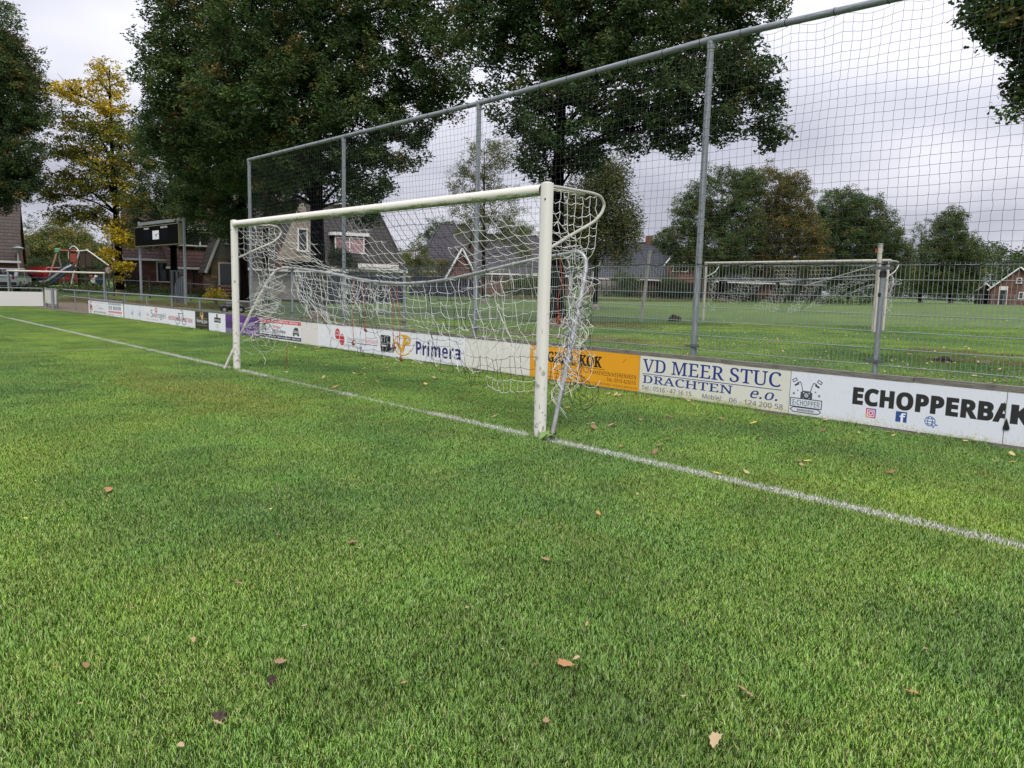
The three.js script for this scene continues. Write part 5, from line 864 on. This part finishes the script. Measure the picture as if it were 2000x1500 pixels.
// ---------- practice goal and posts on the field behind ----------
{
  const a = standAt(1377, 32.4), b = standAt(1731, 26.4), d = b.clone().sub(a).setY(0), W = d.length(), turn = Math.atan2(-d.z, d.x), t = thing('practice_goal', 'white practice goal with loose net on the field behind the fence', 'goal', a, turn), Hh = 2.46;
  part('post', rod(V(0, 0, 0), V(0, Hh, 0), 0.055, 0.055, 14), M.white, t); part('post', rod(V(W, 0, 0), V(W, Hh, 0), 0.055, 0.055, 14), M.white, t);
  part('crossbar', rod(V(-0.06, Hh, 0), V(W + 0.10, Hh, 0), 0.055, 0.055, 14), M.white, t);
  for (const x of [0.02, W - 0.02]) part('net_bracket', bent([V(x, Hh, -0.05), V(x, Hh, -0.7), V(x, Hh - 0.1, -0.85), V(x, Hh - 0.35, -0.6), V(x, 1.9, -0.05)], 0.02, 30, 8), M.white, t);
  part('net_bar', bent([V(0, 1.75, -0.7), V(W * 0.3, 1.70, -0.95), V(W * 0.6, 1.85, -0.95), V(W * 0.93, 1.98, -0.7), V(W - 0.02, 1.85, -0.5), V(W - 0.02, 1.2, -0.3)], 0.022, 50, 8), M.alu, t);
  part('brace', rod(V(W * 0.52, 1.55, -1), V(W * 0.97, 2.38, -0.1), 0.02, 0.02, 8), M.white, t);
  reseed(88);
  const nu = 52, hemY = x => 0.95 - 0.45 * Math.sin(Math.PI * clamp(x / W / 0.75, 0, 1)) + 0.6 * sstep(0.72, 0.95, x / W);
  const s = sheet(nu, 14, (i, j) => { const x = W * i / nu, q = j / 14; return V(x + 0.06 * n2(i * 0.5, j * 0.5) + 0.7 * q * Math.sin(i * 0.12), q < 0.3 ? lerp(Hh, 1.85, q / 0.3) : lerp(1.85, hemY(x), (q - 0.3) / 0.7) + 0.05 * n2(i, j), q < 0.3 ? -q / 0.3 * 0.9 : -0.9 - 0.25 * Math.sin(q * 3) + 0.1 * n2(i * 0.3, j * 0.3)); }, (i, j) => (i + j) % 11 < 7 ? WHITE : BLACKC, (i, j) => !(i < 16 && j < 4) , 0.03);
  const tn2 = []; const tc = []; for (const xx of [0.05, W - 0.12]) for (let k = 0; k < 22; k++) { const ln = [], y0 = rr(1.2, 2.2), ph = rr(0, 9); for (let m = 0; m < 9; m++) ln.push(V(xx + 0.12 * Math.sin(ph + m), y0 - m * 0.11, -0.45 + 0.15 * Math.cos(ph * 2 + m))); tn2.push(ln); tc.push(k % 3 ? WHITE : BLACKC); }
  part('net', cords([...s[0], ...tn2], 0.0036, [...s[1], ...tc]), netMat, t).userData.kind = 'stuff';
  const post = (label, u, vTop, dep, lean, r) => { const p = standAt(u, dep), q = atDepth(u + lean, vTop, dep), t = thing('field_post', label, 'post', p, 0, 'white posts on the practice field'); const e = q.clone().sub(p); part('shaft', rod(V(0, -0.05, 0), e, r, r * 0.95, 12), M.oldWhite, t); part('cap', rod(e.clone().multiplyScalar(0.975), e.clone().multiplyScalar(1.012), r * 1.12, r * 1.12, 12), M.alu, t); return [p, e]; };
  post('leaning weathered white post standing left of the practice goal', 1255, 490, 31, 14, 0.07);
  const [pp, ee] = post('upright white post in front of the right end of the practice goal', 1713, 478, 25.4, 7, 0.08);
  const c0 = pp.clone().add(ee).add(V(0, -0.18, 0)), c1 = standAt(1600, 28).add(V(0, 2.55, 0)); solo('guy_cord', 'thin cord running down from the top of the upright white post', 'cord', cords([[c0, c0.clone().lerp(c1, 0.5).add(V(0, -0.05, 0)), c1]], 0.006, null, 4), M.darkGreenPaint);
  part('tie', box(0.12, 0.14, 0.05), M.orange, scene.getObjectByName('field_post_001')).position.copy(ee.clone().add(V(-0.09, -0.2, 0)));
}
{ // youth goal beyond the touchline boards
  const a = atDepth(17, 560, 40), b = atDepth(204, 560, 40); a.y = height(a.x, a.z); b.y = height(b.x, b.z);
  const d = b.clone().sub(a).setY(0), W = d.length(), t = thing('youth_goal', 'small goal with thin white crossbar outside the pitch corner', 'goal', a.setY(Math.min(a.y, b.y)), Math.atan2(-d.z, d.x)), H = atDepth(110, 531, 40).y - a.y;
  part('post', rod(V(0, 0, 0), V(0, H, 0), 0.05, 0.05, 12), M.steel, t); part('post', rod(V(W, 0, 0), V(W, H, 0), 0.05, 0.05, 12), M.steel, t); part('crossbar', rod(V(-0.05, H, 0), V(W + 0.05, H, 0), 0.05, 0.05, 12), M.white, t);
  part('stanchion', rod(V(0, H, 0), V(-0.3, 0, -0.9), 0.03, 0.03, 8), M.steel, t); part('stanchion', rod(V(W, H, 0), V(W - 0.25, 0, -0.9), 0.03, 0.03, 8), M.steel, t); part('ground_bar', rod(V(-0.3, 0.05, -0.9), V(W - 0.25, 0.05, -0.9), 0.03, 0.03, 8), M.steel, t);
}
// low dark park fence between rail and playground
{
  const t = thing('park_fence', 'thin dark rail fence on posts along the bank in front of the playground', 'fence'), P = u => standAt(u, 51 - (u / 470) * 5).add(V(0, 0, 0));
  const us = [-30, 75, 222, 292, 372, 418, 470]; us.forEach(u => { const p = P(u); part('post', rod(p, p.clone().add(V(0, 1.25, 0)), 0.05, 0.05, 8), M.darkGreenPaint, t); });
  for (const y of [1.05]) part('rail', bent(us.map(u => P(u).add(V(0, y, 0))), 0.022, 60, 6), M.steelDark, t);
  const g = thing('far_mesh_fence', 'pale low mesh fence along the far side of the practice field', 'fence'), Q = u => standAt(u, 96 - (u - 1560) / 440 * 14);
  const a2 = []; for (let u = 1720; u <= 2040; u += 22) { const p = Q(u); a2.push(u); part('post', rod(p, p.clone().add(V(0, 1.3, 0)), 0.035, 0.035, 6), M.steel, g); }
  for (const y of [1.25, 0.7, 0.15]) part('rail', bent(a2.map(u => Q(u).add(V(0, y, 0))), 0.018, 60, 5), M.steel, g);
}
// ---------- playground ----------
{
  const at = (u, dep = 62) => standAt(u, dep), m = u => u * 62 / F;
  const red = std({ color: C(0.32, 0.07, 0.05), roughness: 0.6 }), blue = std({ color: C(0.015, 0.045, 0.10), roughness: 0.35 }), wood = std({ color: C(0.06, 0.045, 0.035), roughness: 0.85 }), green = std({ color: C(0.12, 0.42, 0.24), roughness: 0.5 }), tan = std({ color: C(0.38, 0.22, 0.15), roughness: 0.7 });
  const sw = thing('swing_frame', 'swing frame with red wooden beam and green corner caps beside the slide', 'swing', at(116), YAW), H = 3.0;
  part('beam', rod(V(0, H, 0), V(m(42), H, 0), 0.08, 0.08, 8), red, sw); for (const [x, z] of [[-0.35, 0.9], [0.15, -0.9], [m(42) - 0.15, 0.9], [m(42) + 0.35, -0.9]]) part('leg', rod(V(x > 1 ? m(42) : 0, H, 0), V(x - 0.2, 0, z), 0.07, 0.07, 8), x < 0 ? tan : M.oldWhite, sw);
  part('corner_cap', rbox(0.34, 0.38, 0.34, 0.06, 0, H, 0), green, sw);
  for (const x of [0.6, 1.2]) { const c = part('swing_seat', box(0.4, 0.05, 0.2, x, 0.6, 0), M.rubber, sw); part('chain', [rod(V(x - 0.2, 0.6, 0), V(x - 0.2, H, 0), 0.015, 0.015, 4), rod(V(x + 0.2, 0.6, 0), V(x + 0.2, H, 0), 0.015, 0.015, 4)], M.steelDark, c); }
  const tw = thing('play_tower', 'dark wooden play tower with blue slide and white ramp rails', 'play tower', at(158), YAW);
  for (const [x, z] of [[-0.5, 0.5], [0.7, 0.5], [-0.5, -0.6], [0.7, -0.6], [1.9, 0.5], [2.6, 0.5]]) part('post', rod(V(x, 0, z), V(x, x > 1.5 ? 1.6 : 3.1, z), 0.08, 0.08, 8), wood, tw);
  part('deck', box(1.5, 0.12, 1.3, 0.1, 1.65, 0), wood, tw); part('side_panel', box(0.9, 1.1, 0.06, 0.75, 2.35, 0.45), wood, tw); part('side_panel', box(0.5, 0.7, 0.06, -0.2, 2.4, 0.52), red, tw); part('bridge_deck', box(2.0, 0.1, 1.0, 1.8, 1.45, 0), wood, tw);
  part('arch_rail', bent([V(-0.6, 2.3, 0.5), V(-0.55, 3.0, 0.5), V(-0.15, 3.35, 0.5), V(0.25, 3.0, 0.5), V(0.3, 2.8, 0.5)], 0.04, 24, 6), M.upvc, tw);
  for (const x of [0.9, 2.0]) part('ramp_rail', rod(V(x, 3.1, 0.55), V(x + 1.8, 1.85, 0.55), 0.055, 0.055, 6), M.upvc, tw); part('ramp_rail', rod(V(0.1, 2.95, 0.55), V(1.0, 3.05, 0.55), 0.05, 0.05, 6), M.upvc, tw);
  // slide chute
  const path = [V(-0.35, 1.72, 0.55), V(-0.9, 1.35, 0.8), V(-1.6, 0.72, 1.1), V(-2.1, 0.36, 1.3), V(-2.7, 0.26, 1.5)], curve = new THREE.CatmullRomCurve3(path), sp = new THREE.Shape([[-0.30, 0.26], [-0.25, 0.26], [-0.22, 0.05], [0.22, 0.05], [0.25, 0.26], [0.30, 0.26], [0.30, -0.03], [-0.30, -0.03]].map(p => new THREE.Vector2(p[1], p[0])));
  part('slide', new THREE.ExtrudeGeometry(sp, { steps: 24, extrudePath: curve, bevelEnabled: false }), blue, tw); part('slide_bed', bent(path.map(p => p.clone().add(V(0.02, 0.05, 0))), 0.13, 24, 8).translate(0, 0.02, 0), M.alu, tw);
  part('slide_leg', rod(V(-2.5, 0, 1.45), V(-2.5, 0.26, 1.45), 0.04, 0.04, 6), M.steelDark, tw);
  const rider = (label, u, col, col2) => { const t = thing('spring_rider', label, 'spring rider', at(u, 60), YAW + 0.3); part('spring', new THREE.TorusGeometry(0.12, 0.05, 6, 14).rotateX(Math.PI / 2).translate(0, 0.12, 0), M.steelDark, t); const s = new THREE.Shape(); s.absellipse(0, 0.62, 0.30, 0.20, 0, TAU); part('body', new THREE.ExtrudeGeometry(s, { depth: 0.2, bevelEnabled: true, bevelSize: 0.04, bevelThickness: 0.04 }).translate(0, 0, -0.1), col, t); part('head', new THREE.SphereGeometry(0.15, 12, 8).translate(-0.28, 0.92, 0), col2, t); part('stem', rod(V(0, 0.1, 0), V(0, 0.55, 0), 0.06, 0.06, 8), M.steelDark, t); };
  rider('white and red spring rider under the play tower', 187, M.upvc, red); rider('dark spring rider in front of the maple', 196, blue, M.upvc);
  const sg = thing('round_sign', 'round red edged sign on a grey post left of the maple trunk', 'sign', standAt(214, 54), YAW); part('post', rod(V(0, 0, 0), V(0, 1.5, 0), 0.04, 0.04, 8), M.steel, sg); part('disc', new THREE.CylinderGeometry(0.32, 0.32, 0.03, 24).rotateX(Math.PI / 2).translate(0, 1.55, 0.05), red, sg); part('disc_face', new THREE.CylinderGeometry(0.22, 0.22, 0.012, 24).rotateX(Math.PI / 2).translate(0, 1.55, 0.073), M.upvc, sg);
  const lp = thing('street_lamp', 'white street lamp with wide conical shade beside the brown tiled house', 'street lamp', standAt(39, 56), 0); const lh = atDepth(39, 492, 56).y - lp.position.y; part('pole', rod(V(0, 0, 0), V(0, lh, 0), 0.09, 0.06, 10), M.oldWhite, lp); part('shade', new THREE.CylinderGeometry(0.42, 0.14, 0.30, 16).translate(0, lh + 0.12, 0), M.alu, lp); part('lid', new THREE.CylinderGeometry(0.1, 0.44, 0.12, 16).translate(0, lh + 0.33, 0), M.alu, lp);
  const bn = thing('waste_bin', 'blue lidded waste container between the white car and the red car', 'bin', standAt(56, 62), YAW); part('tub', new THREE.CylinderGeometry(0.50, 0.40, 0.95, 4, 1).rotateY(Math.PI / 4).translate(0, 0.5, 0), blue, bn); part('lid', rbox(0.85, 0.14, 0.8, 0.04, 0, 1.03, 0), blue, bn);
}
// ---------- cars ----------
function car(label, u, dep, turn, paint, kind = 'hatch') {
  const t = thing('parked_car', label, 'car', standAt(u, dep).add(V(0, 0.1, 0)), YAW + turn + Math.atan((1000 - u) / F), 'cars parked in the street');
  const L = 4.1, prof = kind === 'estate' ? [[-2.05, 0.35], [-2.05, 0.85], [-1.98, 1.05], [-1.75, 1.48], [0.45, 1.50], [1.15, 1.0], [1.95, 0.85], [2.08, 0.62], [2.08, 0.35]] : [[-2.0, 0.35], [-2.02, 0.95], [-1.6, 1.45], [0.3, 1.50], [1.05, 1.0], [1.9, 0.88], [2.05, 0.6], [2.05, 0.35]];
  const s = new THREE.Shape(prof.map(p => new THREE.Vector2(...p)));
  part('body', new THREE.ExtrudeGeometry(s, { depth: 1.5, bevelEnabled: true, bevelSize: 0.05, bevelThickness: 0.09, bevelSegments: 3 }).translate(0, 0, -0.75), paint, t);
  const g = new THREE.Shape([[-1.72, 0.98], [-1.50, 1.38], [0.25, 1.40], [0.85, 0.98]].map(p => new THREE.Vector2(...p)));
  for (const z of [-0.862, 0.842]) { const w = part('side_window', new THREE.ExtrudeGeometry(g, { depth: 0.02, bevelEnabled: false }).translate(0, 0, z), M.glass, t); for (const x of [-0.85, -0.1]) part('pillar', box(0.06, 0.44, 0.03, x, 1.19, z + 0.01), paint, w); }
  part('windscreen', box(0.02, 0.66, 1.34, 0.80, 1.24, 0, 0, 0, 0.93), M.glass, t); part('rear_window', box(0.02, 0.46, 1.30, -1.90, 1.22, 0, 0, 0, -0.5), M.glass, t);
  for (const x of [-1.3, 1.3]) for (const z of [-0.76, 0.76]) { const w = part('tyre', new THREE.CylinderGeometry(0.31, 0.31, 0.2, 20).rotateX(Math.PI / 2).translate(x, 0.31, z), M.rubber, t); part('rim', new THREE.CylinderGeometry(0.19, 0.19, 0.22, 14).rotateX(Math.PI / 2).translate(x, 0.31, z), M.alu, w); }
  for (const z of [-0.6, 0.6]) { part('headlight', rbox(0.06, 0.14, 0.3, 0.02, 2.09, 0.72, z), M.upvc, t); part('tail_light', rbox(0.06, 0.3, 0.14, 0.02, -2.07, 0.9, z), std({ color: C(0.3, 0.02, 0.02), roughness: 0.3 }), t); }
  part('bumper', [rbox(0.14, 0.22, 1.56, 0.04, 2.08, 0.45, 0), rbox(0.14, 0.22, 1.56, 0.04, -2.07, 0.45, 0)], M.black, t);
}
car('white hatchback parked in front of the brown tiled house', 22, 53, 1.35, phy({ color: C(0.6, 0.62, 0.65), roughness: 0.35, clearcoat: 1 }));
car('red estate car parked behind the swing frame', 104, 64, 0.95, phy({ color: C(0.42, 0.025, 0.03), roughness: 0.35, clearcoat: 1 }), 'estate');
car('dark grey car parked beside the brick house garage', 265, 60, 1.9, phy({ color: C(0.03, 0.034, 0.04), roughness: 0.3, clearcoat: 1 }));
{ // garden odds and ends
  const fence = thing('picket_fence', 'short dark wooden picket fence beside the maple trunk', 'fence', standAt(250, 55), YAW); for (let i = 0; i < 7; i++) part('picket', box(0.16, 1.35 + 0.1 * Math.sin(i), 0.05, -0.9 + i * 0.28, 0.7, 0), WM.darkWood, fence); part('cross_rail', box(2.1, 0.08, 0.05, 0, 0.9, -0.05), WM.darkWood, fence);
  const wood = std({ color: C(0.16, 0.07, 0.05), roughness: 0.8 });
  const b = thing('garden_bench', 'red brown garden bench in front of the tan brick house', 'bench', standAt(437, 49), YAW + 0.1); part('seat', box(1.5, 0.06, 0.45, 0, 0.45, 0), wood, b); part('backrest', [box(1.5, 0.12, 0.04, 0, 0.65, -0.2), box(1.5, 0.12, 0.04, 0, 0.85, -0.22)], wood, b); for (const x of [-0.65, 0.65]) part('leg', box(0.08, 0.45, 0.4, x, 0.22, 0), wood, b);
  const r = thing('mower_robot', 'black wheeled grounds machine parked on the grass behind the purple board', 'machine', ground(452, 612).clone(), YAW + 0.4);
  part('body', new THREE.SphereGeometry(0.42, 20, 12).scale(1.25, 0.42, 0.8).translate(0, 0.30, 0), std({ color: C(0.03, 0.032, 0.035), roughness: 0.35 }), r); part('cover', rbox(0.34, 0.16, 0.4, 0.05, -0.05, 0.42, 0.05), std({ color: C(0.16, 0.16, 0.17), roughness: 0.4 }), r); for (const x of [-0.3, 0.38]) for (const z of [-0.3, 0.3]) { const w = part('wheel', new THREE.CylinderGeometry(0.17, 0.17, 0.1, 16).rotateX(Math.PI / 2).translate(x, 0.17, z), M.rubber, r); part('hub', new THREE.CylinderGeometry(0.07, 0.07, 0.12, 12).rotateX(Math.PI / 2).translate(x, 0.17, z), M.alu, w); }
}
// ---------- fallen leaves ----------
{
  reseed(3131);
  const leafShape = (kind) => { // lobed outline, gently curled
    const pts = []; const n = 26; for (let i = 0; i < n; i++) { const q = i / n * TAU, lob = kind === 'oak' ? 1 + 0.15 * Math.cos(q * 8 + 1.5) + 0.10 * Math.cos(q * 3 + 0.6) + rr(-0.06, 0.06) : 1 + 0.42 * Math.cos(q * 5) + 0.12 * Math.cos(q * 15); pts.push([Math.cos(q) * lob * (kind === 'oak' ? 1 : 0.8), Math.sin(q) * lob * (kind === 'oak' ? 0.55 : 0.8)]); }
    const cz = rr(0.2, 0.75), cx = rr(-0.3, 0.5), pos = [0, 0.05, 0], idx = []; pts.forEach(([x, z]) => pos.push(x, cz * z * z + cx * x * x * 0.5 + rr(-0.05, 0.05), z)); for (let i = 0; i < n; i++) idx.push(0, 1 + (i + 1) % n, 1 + i);
    const st = pos.length / 3; pos.push(-1, 0.06, -0.03, -1, 0.06, 0.03, -1.5, 0.12, 0); idx.push(st, st + 1, st + 2);
    const g = new THREE.BufferGeometry(); g.setAttribute('position', new THREE.Float32BufferAttribute(pos, 3)); g.setIndex(idx); g.computeVertexNormals(); return g;
  };
  const oakG = [0, 1, 2, 3].map(() => leafShape('oak')), mapG = [0, 1].map(() => leafShape('maple'));
  const mk = (r, g, b) => std({ color: C(r, g, b), roughness: 0.75, side: THREE.DoubleSide });
  const cols = { tan: [mk(0.36, 0.25, 0.12), mk(0.30, 0.20, 0.10), mk(0.40, 0.31, 0.17)], brown: [mk(0.17, 0.10, 0.045), mk(0.23, 0.14, 0.06)], orange: [mk(0.46, 0.25, 0.07), mk(0.36, 0.19, 0.08)], yellow: [mk(0.55, 0.45, 0.08)] };
  const put = (p, size, tone, label, group, g) => { const m = solo('fallen_leaf', label, 'leaf', g || oakG[Math.floor(rnd() * 4)], cols[tone][Math.floor(rnd() * cols[tone].length)], group); m.position.set(p.x, height(p.x, p.z) + 0.030, p.z); m.rotation.set(rr(-0.35, 0.35), rr(0, TAU), rr(-0.35, 0.35)); m.scale.setScalar(size * 0.72); };
  // leaves one can point at
  const own = [[1103, 1312, 0.048, 'orange', 'bright orange oak leaf lying open on the mown grass'], [548, 1310, 0.055, 'tan', 'pale pinkish tan leaf beside a small bare spot in the grass'], [1065, 1102, 0.050, 'tan', 'tan oak leaf with deep lobes lying alone on the pitch'], [1396, 1460, 0.045, 'tan', 'pale curled leaf close to a yellowish patch of grass'], [1452, 1365, 0.045, 'tan', 'narrow pale leaf fragment lying flat on the pitch'], [1160, 840, 0.075, 'brown', 'brown and tan leaf pair lying behind the foot of the goal post'], [1400, 932, 0.055, 'yellow', 'bright yellow leaf lying on the painted goal line'], [655, 760, 0.08, 'orange', 'orange leaf on the grass inside the goal mouth'], [212, 965, 0.06, 'orange', 'small orange leaf lying alone on the open pitch'], [1780, 1368, 0.035, 'orange', 'small orange brown leaf near the bare corner of the pitch'], [690, 1068, 0.04, 'brown', 'dark brown curled leaf sunk in the grass']];
  for (const [u, v, s, tone, label] of own) put(ground(u, v), s, tone, label, undefined);
  const spots = [['De Swingel board', -15.4], ['purple board', -10.8], ['board with the two silver cars', -8.4], ['red oval logo', -5], ['Primera lettering', -1.6], ['blank cream panel', -0.15], ['yellow board', 2.19], ['blue lettered stained board', 4.57], ['heavy black lettered board', 6.95], ['board with the letter K', 99]];
  const where = p => p.z < 0 ? 'on the grass before the ' + spots.find(s => p.x < s[1])[0] : p.z < 1.6 ? 'just in front of the goal line' : p.x > 5.5 ? 'in the open turf away from the goal' : p.x > 1 ? 'in the turf out from the near goal post' : 'in the turf out from the goal mouth';
  const tone = () => { const q = rnd(); return q < 0.5 ? 'tan' : q < 0.78 ? 'brown' : q < 0.93 ? 'orange' : 'yellow'; };
  for (let i = 0; i < 46; i++) { const k = tone(), p = ground(rr(30, 1980), rr(930, 1480)); put(p, rr(0.012, 0.028), k, `small ${k} leaf fragment ${where(p)}`, `scattered ${k} leaves`); }
  for (let i = 0; i < 125; i++) { const k = tone(), x = rr(-5, 9), z = rr(-3.45, -0.25), p = V(x, 0, z); put(p, rr(0.032, 0.066), k, `${k} oak leaf ${where(p)}`, `scattered ${k} leaves`); }
  // too many to tell apart: litter on the field behind and along the boards
  const ms = []; for (let i = 0; i < 900; i++) { const q = rnd(); let x, z; if (q < 0.75) { const p = ground(rr(960, 2000), rr(612, 760)); x = p.x; z = p.z; if (z > -4.1) continue; } else { x = rr(-26, 9); z = rr(-3.6, -2.9); } ms.push(new THREE.Matrix4().compose(V(x, height(x, z) + 0.04, z), new THREE.Quaternion().setFromEuler(new THREE.Euler(rr(-0.4, 0.4), rr(0, TAU), rr(-0.4, 0.4))), V(1, 1, 1).multiplyScalar(rr(0.018, 0.042)))); }
  const cc = ms.map(() => { const q = rnd(); return q < 0.5 ? C(0.5, 0.36, 0.2) : q < 0.8 ? C(0.25, 0.14, 0.07) : C(0.42, 0.38, 0.16); });
  const m = inst('leaf_litter', oakG[0], mk(1, 1, 1), ms, cc, scene, 'stuff'); m.userData.label = 'scattered dead leaves on the practice field and along the boards';
  // weed and clover by the near post, scuffed turf and molehill
  const weed = thing('broad_leaf_weed', 'pale green broad leaved weed at the foot of the near goal post', 'weed', V(3.86, 0, 0.02)); const wg = leafShape('oak'), wm = mk(0.17, 0.28, 0.08); for (let i = 0; i < 9; i++) { const o = part('leaf', wg, wm, weed); o.scale.set(0.055, 0.05, 0.045); o.position.set(0.07 * Math.cos(i * 0.7), 0.045 + 0.01 * (i % 3), 0.06 * Math.sin(i * 0.7)); o.rotation.set(0.2, i * 0.7, 0.45); }
  const soil = std({ color: C(0.055, 0.038, 0.028), roughness: 1 });
  const clod = (label, p, s, h) => { const g = new THREE.IcosahedronGeometry(1, 3), a = g.attributes.position; for (let i = 0; i < a.count; i++) { const v = V(a.getX(i), a.getY(i), a.getZ(i)), k = 1 + 0.35 * n3(v.x * 2 + p.x, v.y * 2, v.z * 2) + 0.12 * n3(v.x * 7, v.y * 7, v.z * 7 + p.z); a.setXYZ(i, v.x * s * k, Math.max(-0.01, v.y * h * k), v.z * s * 0.7 * k); } g.computeVertexNormals(); const m = solo('soil_heap', label, 'soil', g, soil); m.position.set(p.x, height(p.x, p.z), p.z); };
  clod('dark molehill on the practice field right of the fence post', ground(1842, 708), 0.16, 0.12); clod('small dark molehill left of the practice goal', ground(1318, 627), 0.28, 0.26);
  clod('small bare patch of dark soil in the mown grass', ground(430, 1405), 0.035, 0.022); clod('tiny clod of dark soil beside the pale leaf', ground(532, 1336), 0.022, 0.034);
}
renderer.render(scene, camera);
